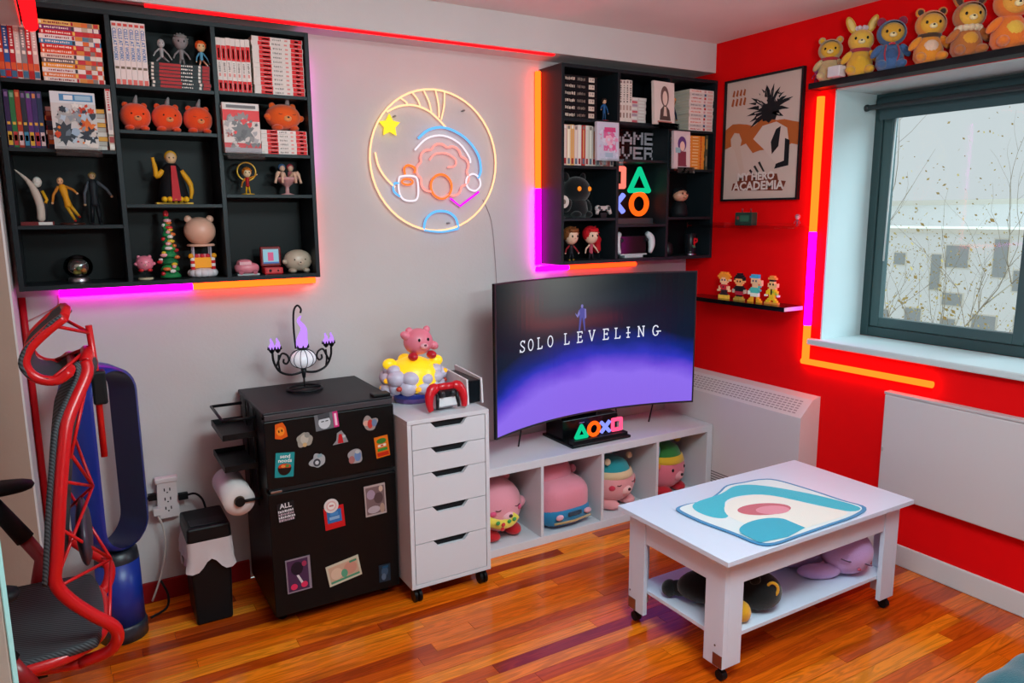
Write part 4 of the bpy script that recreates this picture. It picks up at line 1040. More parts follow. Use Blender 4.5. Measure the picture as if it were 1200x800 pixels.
magnet('grey camera-like magnet below the red pointed one', .727, .628, .05, .055, .2, ('#a8a8ac', [(E16(-.1, -.1, .28, .28), '#3a3c44'), (E16(-.1, -.1, .14, .14), '#c8c8cc'), (C5(.05, .4, .2, .42), '#86a0a8')]), bl(21, .027, .2))
magnet('white and blue two-lobed magnet above the freezer handle', .872, .620, .06, .06, 0, ('#a09a9c', [(E16(-.25, -.2, .2, .26), '#a86a68'), (E16(.15, .0, .22, .36), '#6a86b4'), (E16(.15, .28, .16, .13), '#b8b8b8')]), bl(33, .029, .12))
all_ = magnet('square white word magnet that starts with ALL on the lower door', .600, .454, .062, .072, .05, ('#17181c', []), None, [('ALL', .026, 0, .017, '#e4dfe2')])
b = B(); rr = random.Random(4)
for r_ in range(4):
    x = -.029
    while x < .026:
        w_ = rr.uniform(.003, .007); b.flat([(x, .010-.0115*r_-.0095), (x+w_, .010-.0115*r_-.0095), (x+w_, .010-.0115*r_-rr.choice((.001, .004))), (x, .010-.0115*r_)], (0, -.0032, 0), (1, 0, 0), (0, 0, 1), mat(['#d8d4d8', '#b8a0aa'][r_ % 2], 'paper')); x += w_+.0018
b.build('small_lettering', all_)
magnet('red framed blue picture magnet in the middle of the lower door', .779, .392, .078, .088, .06, ('#c81c20', [(C5(-.36, .36, -.22, .36), '#2f6aa6'), (C5(-.25, .25, -.08, .06), '#88a6c8'), (C5(-.2, .2, .1, .26), '#4a86c0')]))
magnet('round white badge magnet pinned over the red framed picture', .768, .442, .056, .056, 0, ('#dccfcc', [(E16(0, 0, .36, .36), '#d8a8a4'), (E16(0, 0, .26, .26), '#e6dcd8'), (C5(-.15, .15, -.05, .08), '#c07a78')]), arc(0, 0, .028, .028, 0, 360, 24)[:-1]).location.y -= .0032
magnet('tall brown collage magnet at the upper right of the lower door', .945, .428, .086, .126, .03, ('#b8a4a2', [(C5(-.44, .44, -.44, .44), '#7a6264'), (E16(-.2, .2, .2, .16), '#a890a4'), (E16(.15, .05, .22, .18), '#5a4446'), (E16(-.1, -.3, .3, .12), '#b8a8b0'), (E16(.28, .34, .1, .1), '#d0b0a0'), (E16(.3, -.3, .12, .16), '#b09080')]))
magnet('purple card magnet with white and red shapes at the lower left of the fridge', .632, .197, .092, .134, .02, ('#8a7a86', [(C5(-.45, .40, -.46, .46), '#4a2c4a'), (E16(-.05, .2, .25, .2), '#241a26'), ([(-.1, .0), (.0, .0), (.2, -.3), (.12, -.34)], '#d8ccd0'), (E16(-.22, -.33, .14, .09), '#d83058'), (E16(.2, -.32, .14, .09), '#d83058'), (E16(.25, .3, .1, .08), '#a03050')]))
magnet('wide cream and green banknote-like magnet at the lower middle of the fridge', .806, .166, .132, .086, .16, ('#c9bda6', [(C5(-.44, .44, -.4, .4), '#c8a088'), (E16(-.22, .0, .18, .28), '#d8b49c'), (E16(.2, .05, .2, .3), '#c88a78'), (C5(-.44, .44, -.4, -.3), '#4a8a6a'), (E16(.0, -.1, .1, .2), '#5a9a7a'), (C5(.2, .42, .28, .38), '#4a8a6a')]))
magnet('small dark blue photo magnet at the lower right of the fridge', .972, .113, .048, .072, 0, ('#22303e', [(E16(0, .1, .3, .28), '#3a5068'), (E16(-.1, -.2, .2, .2), '#5a6a80'), (C5(-.2, .3, .3, .42), '#1a4a6a')]))

# rack with paper roll on the fridge side
rk = thing('magnetic_side_rack', 'black metal two-tray rack fixed to the left side of the fridge', 'rack', (FX0, 2.89, .44))
M_rk = mat('#0c0e11', 'satin', .45)
for q in (-.06, .08):
    B().bb(-.006, -.001, q-.015, q+.015, 0, .38, M_rk).build('upright', rk)
for z in (.285, .165):
    q = B(); q.bb(-.125, -.006, -.12, .13, z, z+.003, M_rk); q.bb(-.125, -.122, -.12, .13, z+.003, z+.022, M_rk); q.bb(-.122, -.006, -.12, -.117, z+.003, z+.022, M_rk); q.bb(-.122, -.006, .127, .13, z+.003, z+.022, M_rk)
    q.build('tray', rk)
q = B(); q.tube([(-.006, -.12, .36), (-.12, -.12, .36), (-.12, .13, .36), (-.006, .13, .36)], .006, M_rk, 8); q.build('guard_rail', rk)
q = B(); q.tube([(-.004, -.145, .055), (-.085, -.145, .055), (-.085, .125, .055)], .006, M_rk, 8); q.build('roll_arm', rk)
B().cyl((-.085, -.150, .055), (-.085, -.143, .055), .018, M_rk, 16).build('roll_cap', rk)
pr_ = thing('paper_towel_roll', 'white paper towel roll hanging on the rack arm beside the fridge', 'paper roll', (FX0-.085, 2.89, .495))
B().lathe([(.02, -.135), (.056, -.135), (.056, .115), (.02, .115), (.02, -.135)], mat('#e2d4d2', rough=.9), rot=(-PI/2, 0, 0), n=28).build('paper', pr_)
B().lathe([(.0195, -.136), (.0195, .116), (.017, .116), (.017, -.136), (.0195, -.136)], mat('#8a6a50'), rot=(-PI/2, 0, 0), n=20).build('core', pr_)

# candelabra
cd = thing('candelabra', 'black wrought iron candelabra lamp with white globe and purple flames on the fridge', 'candelabra', (.772, 2.965, .835), .1)
I_ = mat('#101216', 'satin', .4)
PUR = glow('flame_purple', (.62, .30, 1.15)); PUT = glow('flame_tip', (.25, .08, .62))
B().tube([(.068*math.cos(2*PI*i/24), .068*math.sin(2*PI*i/24), .006) for i in range(24)], .0055, I_, 8, closed=True).build('base_ring', cd)
b = B(); b.tube([(-.068, 0, .006), (0, 0, .010), (.068, 0, .006)], .004, I_, 8); b.tube([(0, 0, .008), (0, 0, .05)], .004, I_, 8); b.lathe([(0, .045), (.006, .05), (.012, .085), (0, .092)], I_, n=12); b.build('stem', cd)
b = B()
for s in (-1, 1):
    b.tube(smooth_path([(0, 0, .075), (s*.05, 0, .068), (s*.095, 0, .085), (s*.118, 0, .125), (s*.122, 0, .165)]), .0048, I_, 8)
    b.tube(smooth_path([(s*.112, 0, .105), (s*.098, 0, .135), (s*.085, 0, .158), (s*.065, 0, .150), (s*.058, 0, .130), (s*.068, 0, .115), (s*.080, 0, .122), (s*.078, 0, .136)]), .0042, I_, 8)
    b.tube(smooth_path([(s*.096, 0, .088), (s*.10, 0, .12), (s*.098, 0, .155)]), .004, I_, 8)
b.build('scroll_arms', cd)
B().ell((0, 0, .128), (.052, .048, .038), mat('#dcdce6', 'satin', emit=.35), n=28, k=16).build('globe', cd)
b = B()
for i in range(6):
    a = PI*i/6
    b.tube([(.0535*math.cos(a)*math.cos(t_), .0495*math.sin(a)*math.cos(t_), .128+.0395*math.sin(t_)) for t_ in [2*PI*j/24 for j in range(24)]], .0014, I_, 6, closed=True)
b.build('globe_cage', cd)
def flame(parent, c, r, h, bend=.0):
    q = B(); q.tube(smooth_path([(c[0], c[1], c[2]), (c[0], c[1], c[2]+.25*h), (c[0]+bend, c[1], c[2]+.6*h), (c[0]-bend, c[1], c[2]+.85*h), (c[0]+bend*.3, c[1], c[2]+h)], 3), [r*.7, r*.95, r, r*.95, r*.8, r*.65, r*.5, r*.42, r*.36, r*.3, r*.24, r*.15, r*.02], PUR, 12)
    q.build('flame', parent)
def cup(parent, c, r):
    q = B(); q.lathe([(r*.2, -.014), (r*.8, -.006), (r*1.05, .004)], I_, c, 14)
    for i in range(7):
        a = 2*PI*i/7; q.tube([(c[0]+r*1.0*math.cos(a), c[1]+r*1.0*math.sin(a), c[2]+.002), (c[0]+r*1.12*math.cos(a), c[1]+r*1.12*math.sin(a), c[2]+.014)], [.005, .0008], I_, 6)
    q.build('flame_cup', parent)
flame(cd, (0, 0, .168), .024, .135, .010); cup(cd, (0, 0, .172), .024)
for s in (-1, 1):
    for o_ in (.100, .124):
        flame(cd, (s*o_, 0, .176), .0125, .048, .002); cup(cd, (s*o_, 0, .176), .0125)
B().tube(smooth_path([(-.02, .02, .168), (-.024, .02, .25), (-.020, .02, .32), (-.006, .015, .343), (.006, .01, .328), (.002, .008, .312)]), .0042, I_, 8).build('hook_rod', cd)

# ---------------------------------------------------------------- drawer unit
DX0, DX1, DY = 1.044, 1.400, 2.555
du = thing('drawer_unit', 'white five-drawer unit on casters between fridge and television bench', 'drawer unit', ((DX0+DX1)/2, DY, 0))
ox = (DX0+DX1)/2
def dp(name, x0, x1, y0, y1, z0, z1, m=WHITE, parent=du, bev=.0015):
    return B().bb(x0-ox, x1-ox, y0-DY, y1-DY, z0, z1, m).build(name, parent, bev=bev)
DB = 3.03
dp('side_panel', DX0, DX0+.017, DY, DB, .064, .739); dp('side_panel', DX1-.017, DX1, DY, DB, .064, .739)
dp('top_panel', DX0, DX1, DY, DB, .7392, .756); dp('bottom_panel', DX0+.017, DX1-.017, DY, DB, .064, .080); dp('back_panel', DX0+.017, DX1-.017, DB-.01, DB, .08, .739)
zz = [(.638, .737), (.538, .635), (.395, .535), (.252, .392), (.083, .249)]
for z0, z1 in zz:
    xa, xb = DX0+.0195-ox, DX1-.0195-ox
    t_ = thing('drawer', '', '', (0, 0, 0)); t_.parent = du
    for k_ in ('label', 'category'):
        del t_[k_]
    hw, hd_ = .080, .026
    q = B().prism([(xa, z0), (xb, z0), (xb, z1), (hw, z1), (hw-.024, z1-hd_), (-hw+.024, z1-hd_), (-hw, z1), (xa, z1)], (0, .017, 0), (1, 0, 0), (0, 0, 1), .016, WHITE)
    q.build('drawer_front', t_)
    B().bb(xa+.01, xb-.01, .06, .44, z0+.004, z1-.026, mat('#1a1c20')).build('drawer_box', t_)
    B().bb(-.10, .10, .018, .022, z1-.034, z1+.0015, mat('#14181c')).build('grip_recess', t_)
for sx in (DX0+.03, DX1-.03):
    for sy in (DY+.035, DB-.05):
        c = thing('caster', '', '', (sx-ox, sy-DY, 0)); c.parent = du
        for k_ in ('label', 'category'):
            del c[k_]
        K = mat('#0b0c0e', 'satin')
        for s in (-1, 1):
            B().cyl((s*.010-.006, -.008, .026), (s*.010+.006, -.008, .026), .0258, K, 18).build('wheel', c)
        B().bb(-.014, .014, -.018, .018, .030, .058, K).build('fork', c, bev=.004); B().cyl((0, 0, .05), (0, 0, .066), .009, STEEL, 12).build('stem', c)

# glowing lamp toy
lt = thing('night_lamp', 'night lamp of clouds with a glowing yellow mound and a pink bear figure on top', 'lamp', (1.202, 2.855, .756), .05)
lt.scale = (1.18, 1.12, 1)
B().lathe([(0, 0), (.066, 0), (.072, .006), (.072, .022)], mat('#6a4a8a', 'satin'), n=32).build('lower_base', lt)
b = B(); b.lathe([(.073, .022), (.080, .036), (.082, .046), (0, .046)], mat('#2a3aa0', 'satin'), n=32)
b.build('blue_rim', lt)
rr = random.Random(11)
CW = mat('#c9c2d6', 'satin')
b = B()
for row, (n_, R_, z, r) in enumerate(((12, .086, .068, .031), (11, .088, .106, .031), (9, .080, .136, .025))):
    for i in range(n_):
        a = 2*PI*(i+row*.5)/n_
        if row == 2 and 1.2*PI < a < 1.62*PI:
            continue
        b.ell((R_*math.cos(a)*1.1, R_*math.sin(a)*.8, z+rr.uniform(-.006, .006)), r*rr.uniform(.85, 1.15), CW, n=14, k=10)
b.build('cloud_ring', lt)
YE = mat('#f2c81c', 'satin', emit=.55)
B().lathe([(0, .05), (.088, .052), (.092, .09), (.086, .135), (.066, .168), (.03, .186), (0, .190)], YE, n=30).build('glowing_mound', lt)
for a in (PI*.95, 1.9*PI, .5*PI):
    B().ell((.086*math.cos(a), .07*math.sin(a), .165), (.026, .02, .024), YE, n=14, k=10).build('mound_lobe', lt)
for i, (a, z) in enumerate(((3.4, .105), (3.9, .075), (4.5, .07), (4.95, .068), (5.9, .12), (6.1, .075), (3.1, .07))):
    q = B().ell((.113*math.cos(a)*1.04, .098*math.sin(a), z), (.011, .011, .011), mat('#e0a01c', 'gloss', emit=.7) if i % 2 == 0 else mat('#c83a2a', 'gloss'), n=10, k=6); q.build('star_bead', lt)
fb = B().ell((0, 0, 0), (.062, .056, .056), mat('#e67f92', 'satin'), n=26, k=18).build('bear_body', lt, (.018, -.012, .252))
fb.scale = (.86, .9, 1)
for s in (-1, 1):
    B().ell((s*.040, .0, .048), (.016, .011, .016), mat('#e67f92', 'satin'), n=12, k=8).build('ear', fb)
    B().ell((s*.020, -.052, .014), (.0055, .004, .0075), mat('#101418', 'gloss'), n=10, k=6).build('eye', fb)
    B().ell((s*.042, -.035, -.055), (.020, .026, .018), mat('#c01828', 'satin'), n=14, k=8).build('boot', fb)
B().ell((-.058, -.005, .03), (.025, .018, .018), mat('#e67f92', 'satin'), rot=(0, .6, 0), n=12, k=8).build('arm', fb)
B().ell((.058, -.025, -.018), (.022, .018, .018), mat('#e67f92', 'satin'), rot=(0, .6, 0), n=12, k=8).build('arm', fb)
B().ell((0, -.055, -.012), (.018, .012, .013), mat('#f0aab4', 'satin'), n=12, k=8).build('muzzle', fb)
B().ell((0, -.067, -.007), (.006, .004, .0045), mat('#5a1a28', 'gloss'), n=10, k=6).build('nose', fb)
# controller on stand
gc = thing('game_controller', 'red game controller on a white charging stand on the drawer unit', 'game controller', (1.243, 2.628, .756), .05)
gc.scale = (1.06, 1, 1.24)
B().prism([(-.048, 0), (.048, 0), (.036, .052), (-.036, .052)], (0, .035, 0), (1, 0, 0), (0, .35, 1), .06, mat('#d4d4d8', 'satin')).build('charging_stand', gc, bev=.003)
b = B(); Rm = mat('#cc1220', 'satin', .3)
for s in (-1, 1):
    b.tube(smooth_path([(s*.030, .005, .075), (s*.055, .002, .073), (s*.070, -.004, .055), (s*.074, -.012, .030), (s*.070, -.018, .008)]), [.012, .016, .019, .020, .020, .020, .019, .018, .018, .017, .016, .015, .014, .013, .012, .011, .010], Rm, 12)
b.tube([(-.035, .006, .076), (0, .006, .077), (.035, .006, .076)], [.014, .014, .014], Rm, 12); b.build('shell', gc)
b = B(); Km = mat('#16181c', 'satin')
b.box((0, -.010, .056), (.076, .012, .028), Km, rot=(.35, 0, 0))
for s in (-1, 1):
    b.ell((s*.022, -.020, .058), (.011, .008, .011), mat('#202228', 'satin'), n=12, k=8)
    b.tube([(s*.040, -.014, .06), (s*.046, -.022, .012)], [.008, .006], Km, 8)
b.build('black_trim', gc)
# console
gcn = thing('game_console', 'white and black upright game console at the back of the drawer unit', 'game console', (1.392, 2.78, .757), -.02)
for s, x in ((-1, -.036), (1, .030)):
    B().prism([(-.13, 0), (.13, 0), (.135, .118), (-.12, .105)], (x, 0, 0), (0, 1, 0), (0, 0, 1), .008, mat('#ddd8dc', 'satin')).build('side_shell', gcn, bev=.002)
B().bb(-.028, .030, -.118, .12, .004, .098, mat('#101318', 'gloss', .2)).build('core', gcn, bev=.004)

# ---------------------------------------------------------------- television bench
TX0, TX1, TY = 1.405, 2.868, 2.75
tb = thing('television_bench', 'low white cube bench holding four pink plush toys under the television', 'bench', ((TX0+TX1)/2, TY, 0))
ox2 = (TX0+TX1)/2
def tp(name, x0, x1, z0, z1, y0=TY, y1=3.125):
    return B().bb(x0-ox2, x1-ox2, y0-TY, y1-TY, z0, z1, WHITE).build(name, tb, bev=.0015)
tp('bottom_panel', TX0, TX1, 0, .038); tp('top_panel', TX0, TX1, .382, .42)
tp('side_panel', TX0, TX0+.038, .038, .382); tp('side_panel', TX1-.038, TX1, .038, .382)
for x in (1.778, 2.129, 2.480):
    tp('divider', x, x+.016, .038, .382, TY+.002)
tp('back_panel', TX0+.04, TX1-.04, .038, .382, 3.112, 3.122)
# plush in the bench
def scarf_bits(t):
    b = B()
    b.tube(smooth_path([(-.12, -.085, .125), (-.06, -.128, .100), (.0, -.13, .098), (.035, -.125, .12)]), [.022]*13, mat('#e6cf4a', 'plush'), 10)
    b.build('yellow_bib', t)
    for i, (x, z, c) in enumerate(((-.055, .105, '#d02828'), (-.02, .112, '#3a9a4a'), (-.085, .12, '#3a9a4a'), (-.06, .085, '#d02828'), (.01, .115, '#3a9a4a'))):
        B().ell((x, -.150, z), (.012, .006, .010), mat(c, 'plush'), n=10, k=6).build('patch', t)
p1_ = round_plush('pink round plush bear with red feet and yellow bib in the first bench cell', (1.611, 2.915, .038), .138, '#e592a0', rz=.15, ears=None, feet='#c81420', muzzle='#f0b0b8', sleepy=True, group='pink bench plush toys', squash=(1, .9, .93))
scarf_bits(p1_)
B().ell((.085, .02, .265), (.032, .022, .034), mat('#e592a0', 'plush'), n=14, k=8).build('ear', p1_); B().ell((-.085, .02, .265), (.032, .022, .034), mat('#e592a0', 'plush'), n=14, k=8).build('ear', p1_)
for s in (-1, 1):
    B().ell((s*.078, -.105, .115+.03), (.017, .008, .013), mat('#e0507a', 'plush'), rot=(0, 0, s*.5), n=12, k=6).build('cheek_patch', p1_)
p2_ = thing('plush_car', 'pink and blue plush car cushion in the second bench cell', 'plush toy', (1.962, 2.925, .038), .06, 'pink bench plush toys')
PK = mat('#e2899a', 'plush')
B().ell((0, 0, .12), (.150, .155, .105), PK, n=28, k=18, e=.62).build('lower_body', p2_)
B().ell((-.012, .045, .218), (.118, .108, .085), PK, n=26, k=16, e=.7).build('cabin', p2_)
B().ell((0, -.005, .058), (.152, .160, .058), mat('#1f7aa8', 'plush'), n=28, k=14, e=.6).build('blue_skirt', p2_)
B().bb(-.035, .045, -.172, -.162, .065, .085, mat('#1c3a50', 'plush')).build('grille', p2_, bev=.004)
for s in (-1, 1):
    B().ell((s*.085, -.165, .070), (.022, .010, .014), mat('#e0a8b8', 'plush'), n=12, k=8).build('headlight_patch', p2_)
    B().ell((s*.125, .01, .225), (.022, .022, .022), PK, n=12, k=8).build('side_mirror', p2_)
B().tube([(-.11, -.158, .040), (0, -.166, .036), (.11, -.158, .040)], .006, mat('#b89a6a', 'plush'), 8).build('bumper_stripe', p2_)
p3_ = round_plush('pink plush bear with teal cap and cream band in the third bench cell', (2.312, 2.925, .038), .135, '#e89a9c', rz=.2, ears=None, arms=True, feet='#e89a9c', cap=('#1f9098', '#e0c096'), sleepy=True, muzzle='#f2b8b4', group='pink bench plush toys', squash=(1, .92, .80))
for s in (-1, 1):
    B().ell((s*.085, -.06, .255), (.018, .016, .018), mat('#e6cfa8', 'plush'), n=12, k=8).build('cap_button', p3_)
    B().ell((s*.086, -.095, .125), (.019, .008, .015), mat('#d0304a', 'plush'), rot=(0, 0, s*.5), n=12, k=6).build('cheek_patch', p3_)
p4_ = round_plush('pink plush bear with green and yellow headband in the fourth bench cell', (2.664, 2.925, .038), .138, '#e07284', rz=.25, ears=None, feet='#c4182a', muzzle='#eea0a8', cap=('#2e7a34', '#e0b428'), group='pink bench plush toys', squash=(1, .9, .86))
B().ell((-.12, -.05, .24), (.022, .018, .05), mat('#2a8ab0', 'plush'), rot=(0, .4, 0), n=12, k=8).build('blue_ribbon', p4_)
B().ell((.125, -.02, .275), (.026, .022, .026), mat('#e0b428', 'plush'), n=12, k=8).build('yellow_knot', p4_)
B().ell((-.13, -.07, .18), (.018, .016, .018), mat('#e07a28', 'plush'), n=12, k=8).build('orange_bead', p4_)

# ---------------------------------------------------------------- television
A_ = Vector((1.550, 2.765, 0)); C2 = Vector((2.766, 2.80, 0))
chord = (C2-A_); W_ = chord.length; ex = chord.normalized(); ey = Vector((-ex.y, ex.x, 0))
sag = .135
Rr = (W_*W_/4+sag*sag)/(2*sag); half = math.asin(W_/2/Rr)
Z0, Z1 = .545, 1.238
cen = (A_+C2)/2
tv = thing('television', 'large curved television showing a title screen on the white bench', 'television', (cen.x, cen.y, .42))
oo = Vector((cen.x, cen.y, .42))
def scr(u, v, off=0.0):
    """u, v in 0..1 across the screen; off towards the viewer"""
    a = -half+2*half*u
    r = Rr-off
    p = cen+ex*(r*math.sin(a))+ey*(r*math.cos(a)-(Rr-sag))
    return Vector((p.x, p.y, Z0+(Z1-Z0)*v))-oo
NU = 40
b = B(); KB = mat('#0b0c10', 'satin')
def shell(b, u0, u1, v0, v1, f, k, m, n=NU):
    vs_ = []; fs_ = []
    for i in range(n+1):
        u = u0+(u1-u0)*i/n
        vs_ += [scr(u, v0, f), scr(u, v1, f), scr(u, v1, k), scr(u, v0, k)]
    for i in range(n):
        for j in range(4):
            fs_.append((i*4+j, (i+1)*4+j, (i+1)*4+(j+1) % 4, i*4+(j+1) % 4))
    fs_ += [(0, 1, 2, 3), (n*4+3, n*4+2, n*4+1, n*4)]
    b.add(vs_, fs_, m)
shell(b, 0, 1, 0, 1, -.001, -.012, KB); shell(b, .3, .7, .05, .6, -.012, -.045, KB)
b.build('housing', tv)
for nm, a in (('bezel', (0, 1, 0, .012)), ('bezel', (0, 1, .990, 1)), ('bezel', (0, .006, .012, .990)), ('bezel', (.994, 1, .012, .990))):
    q = B(); shell(q, *a, .003, -.001, mat('#23242a', 'satin')); q.build(nm, tv)
# picture
def screen_mat():
    m = bpy.data.materials.new('screen_picture')
    m.use_nodes = True
    nt = m.node_tree; L = nt.links.new
    nt.nodes.remove(nt.nodes['Principled BSDF'])
    uv = nt.nodes.new('ShaderNodeUVMap'); uv.uv_map = 'UVMap'
    sx = nt.nodes.new('ShaderNodeSeparateXYZ'); L(uv.outputs[0], sx.inputs[0])
    def mth(op, a, b_=None, c=None):
        n = nt.nodes.new('ShaderNodeMath'); n.operation = op
        for i, q in enumerate((a, b_, c)):
            if q is None: continue
            if isinstance(q, (int, float)): n.inputs[i].default_value = q
            else: L(q, n.inputs[i])
        return n.outputs[0]
    # planet-like violet glow below a curved horizon
    du_ = mth('SUBTRACT', sx.outputs[0], .58)
    d2_ = mth('MULTIPLY', mth('MULTIPLY', du_, du_), .62)
    ns_ = nt.nodes.new('ShaderNodeTexNoise'); ns_.inputs['Scale'].default_value = 5; ns_.inputs['Detail'].default_value = 3; L(uv.outputs[0], ns_.inputs['Vector'])
    h = mth('ADD', mth('ADD', sx.outputs[1], d2_), mth('MULTIPLY', mth('SUBTRACT', ns_.outputs[0], .5), .12))
    r = nt.nodes.new('ShaderNodeValToRGB')
    e = r.color_ramp.elements
    e[0].position = 0; e[0].color = (.26, .14, .80, 1)
    e[1].position = 1; e[1].color = (.003, .008, .013, 1)
    for p, c in ((.27, (.27, .15, .85)), (.36, (.15, .07, .68)), (.43, (.03, .035, .50)), (.50, (.006, .02, .22)), (.62, (.004, .010, .030))):
        x = e.new(p); x.color = c+(1,)
    L(h, r.inputs[0])
    # pale haze in the picture, upper left
    a1 = mth('SUBTRACT', sx.outputs[0], .33); a2 = mth('SUBTRACT', sx.outputs[1], .98)
    dd = mth('ADD', mth('MULTIPLY', a1, mth('MULTIPLY', a1, 9.0)), mth('MULTIPLY', a2, mth('MULTIPLY', a2, 5.0)))
    hz = mth('MULTIPLY', mth('POWER', 2.718, mth('MULTIPLY', dd, -2.2)), .11)
    cb = nt.nodes.new('ShaderNodeCombineColor'); L(hz, cb.inputs[0]); L(hz, cb.inputs[1]); L(mth('MULTIPLY', hz, .92), cb.inputs[2])
    ad = nt.nodes.new('ShaderNodeMix'); ad.data_type = 'RGBA'; ad.blend_type = 'ADD'; ad.inputs[0].default_value = 1
    L(r.outputs[0], ad.inputs[6]); L(cb.outputs[0], ad.inputs[7])
    em = nt.nodes.new('ShaderNodeEmission'); L(ad.outputs[2], em.inputs[0]); em.inputs[1].default_value = 1.0
    gl = nt.nodes.new('ShaderNodeBsdfGlossy'); gl.inputs['Roughness'].default_value = .15; gl.inputs[0].default_value = (.02, .02, .02, 1)
    sh = nt.nodes.new('ShaderNodeAddShader'); L(em.outputs[0], sh.inputs[0]); L(gl.outputs[0], sh.inputs[1])
    L(sh.outputs[0], nt.nodes['Material Output'].inputs[0])
    return m
vs_ = []; fs_ = []; uvs = []
NV = 20
for i in range(NU+1):
    for j in range(NV+1):
        u = .006+.988*i/NU; v = .012+.978*j/NV
        vs_.append(scr(u, v, .0012)); uvs.append((u, v))
for i in range(NU):
    for j in range(NV):
        k = i*(NV+1)+j; fs_.append((k, k+NV+1, k+NV+2, k+1))
b = B(); b.add(vs_, fs_, screen_mat()); so = b.build('screen', tv)
ul = so.data.uv_layers.new(name='UVMap')
for lp in so.data.loops:
    ul.data[lp.index].uv = uvs[lp.vertex_index]
# title lettering: thin serif strokes laid on the curved screen
GLY = {
 'S': [[(.85, .80), (.75, .95), (.5, 1.0), (.22, .92), (.15, .75), (.3, .6), (.6, .45), (.85, .3), (.8, .1), (.5, 0), (.2, .05), (.08, .22)], [(.85, .80), (.88, .98)], [(.08, .22), (.05, .02)]],
 'O': [[(.5+.42*math.cos(2*PI*i/18), .5+.5*math.sin(2*PI*i/18)) for i in range(19)]],
 'L': [[(.25, 1), (.25, 0), (.85, 0), (.9, .2)], [(.08, 1), (.45, 1)], [(.08, 0), (.3, 0)]],
 'E': [[(.25, 1), (.25, 0), (.85, 0), (.9, .18)], [(.08, 1), (.85, 1), (.88, .84)], [(.25, .52), (.7, .52)], [(.7, .62), (.7, .42)], [(.05, 0), (.3, 0)]],
 'V': [[(.1, 1), (.5, 0), (.9, 1)], [(-.02, 1), (.25, 1)], [(.75, 1), (1.02, 1)]],
 'I': [[(.5, 1), (.5, 0)], [(.3, 1), (.7, 1)], [(.3, 0), (.7, 0)], [(.25, .45), (.8, .45)]],
 'N': [[(.15, 0), (.15, 1), (.85, 0), (.85, 1)], [(.0, 1), (.2, 1)], [(.0, 0), (.3, 0)], [(.7, 1), (1.0, 1)]],
 'G': [[(.85, .82), (.7, .97), (.45, 1.0), (.2, .85), (.1, .5), (.2, .15), (.45, 0), (.72, .05), (.85, .2), (.85, .42)], [(.62, .42), (1.25, .42)]],
}
def stroke(b, pts, hw, m):
    n = len(pts)
    for i in range(n-1):
        (x0, y0), (x1, y1) = pts[i], pts[i+1]
        dx, dy = (x1-x0)*W_, (y1-y0)*(Z1-Z0); l = math.hypot(dx, dy) or 1e-6
        nx, ny = -dy/l*hw, dx/l*hw; tx, ty = dx/l*hw*.6, dy/l*hw*.6
        q = [(x0+(nx-tx)/W_, y0+(ny-ty)/(Z1-Z0)), (x0+(-nx-tx)/W_, y0+(-ny-ty)/(Z1-Z0)), (x1+(-nx+tx)/W_, y1+(-ny+ty)/(Z1-Z0)), (x1+(nx+tx)/W_, y1+(ny+ty)/(Z1-Z0))]
        b.add([scr(a, c, .0022) for a, c in q], [(0, 1, 2, 3)], m)
TXT = glow('title_white', (.80, .82, .95))
us = [.160, .206, .256, .312, .398, .464, .524, .592, .648, .698, .758, .824]
for ch, u in zip('SOLOLEVELING', us):
    b = B()
    for s in GLY[ch]:
        stroke(b, [(u+(x-.5)*.031, .565+(y-.5)*.074) for x, y in s], .0028, TXT)
    b.build('title_letter', tv)
b = B(); SIL = glow('picture_person', (.10, .09, .34)); SI2 = glow('picture_person_light', (.22, .19, .5))
def sil(poly, m, off):
    b.add([scr(.474+x*.018, .605+y*.19, off) for x, y in poly], [list(range(len(poly)))], m)
sil([(-.9, .02), (-.5, .02), (-.05, .5), (.1, .5), (.65, .02), (.95, -.02), (.75, .55), (-.65, .55)], SIL, .0024)
sil([(-.7, .5), (.8, .5), (.95, .8), (.3, .88), (-.3, .88), (-.85, .8)], SIL, .0026)
sil([(.75, .45), (1.2, .5), (1.1, .82), (.7, .84)], SI2, .0028)
sil([(-.8, .82), (-1.4, .62), (-1.9, .72), (-1.7, .62), (-1.2, .52), (-.6, .66)], SI2, .0028)
sil([(x*.33, .94+y*.07) for x, y in arc(0, 0, 1, 1, 0, 360, 12)[:-1]], SI2, .0028)
b.build('pictured_person', tv)
b = B(); b.bb(2.00-oo.x, 2.34-oo.x, 2.90-oo.y, 3.05-oo.y, 0, .11, mat('#0a0c0f', 'gloss', .2)); b.build('stand_block', tv, bev=.004)
B().bb(1.985-oo.x, 2.345-oo.x, 2.795-oo.y, 3.06-oo.y, 0, .014, mat('#0d1013', 'gloss', .22)).build('stand_plate', tv, bev=.003)
B().bb(2.08-oo.x, 2.26-oo.x, 2.970-oo.y, 3.03-oo.y, .11, .3, KB).build('stand_neck', tv, bev=.004)
B().bb(2.10-oo.x, 2.13-oo.x, 2.8985-oo.y, 2.90-oo.y, .085, .089, mat('#b0b0b0', 'metal')).build('badge', tv)
for x in (1.78, 2.60):
    B().tube([(x-oo.x, 2.955-oo.y, .005), (x-oo.x, 2.915-oo.y, .15)], .004, KB, 8).build('support_foot', tv)
sb = thing('symbol_lamp', 'low lamp of four glowing symbols in a row in front of the television', 'lamp', (2.155, 2.812, .435))
B().bb(-.165, .165, -.022, .018, 0, .022, mat('#0d1013', 'satin')).build('base', sb, bev=.002)
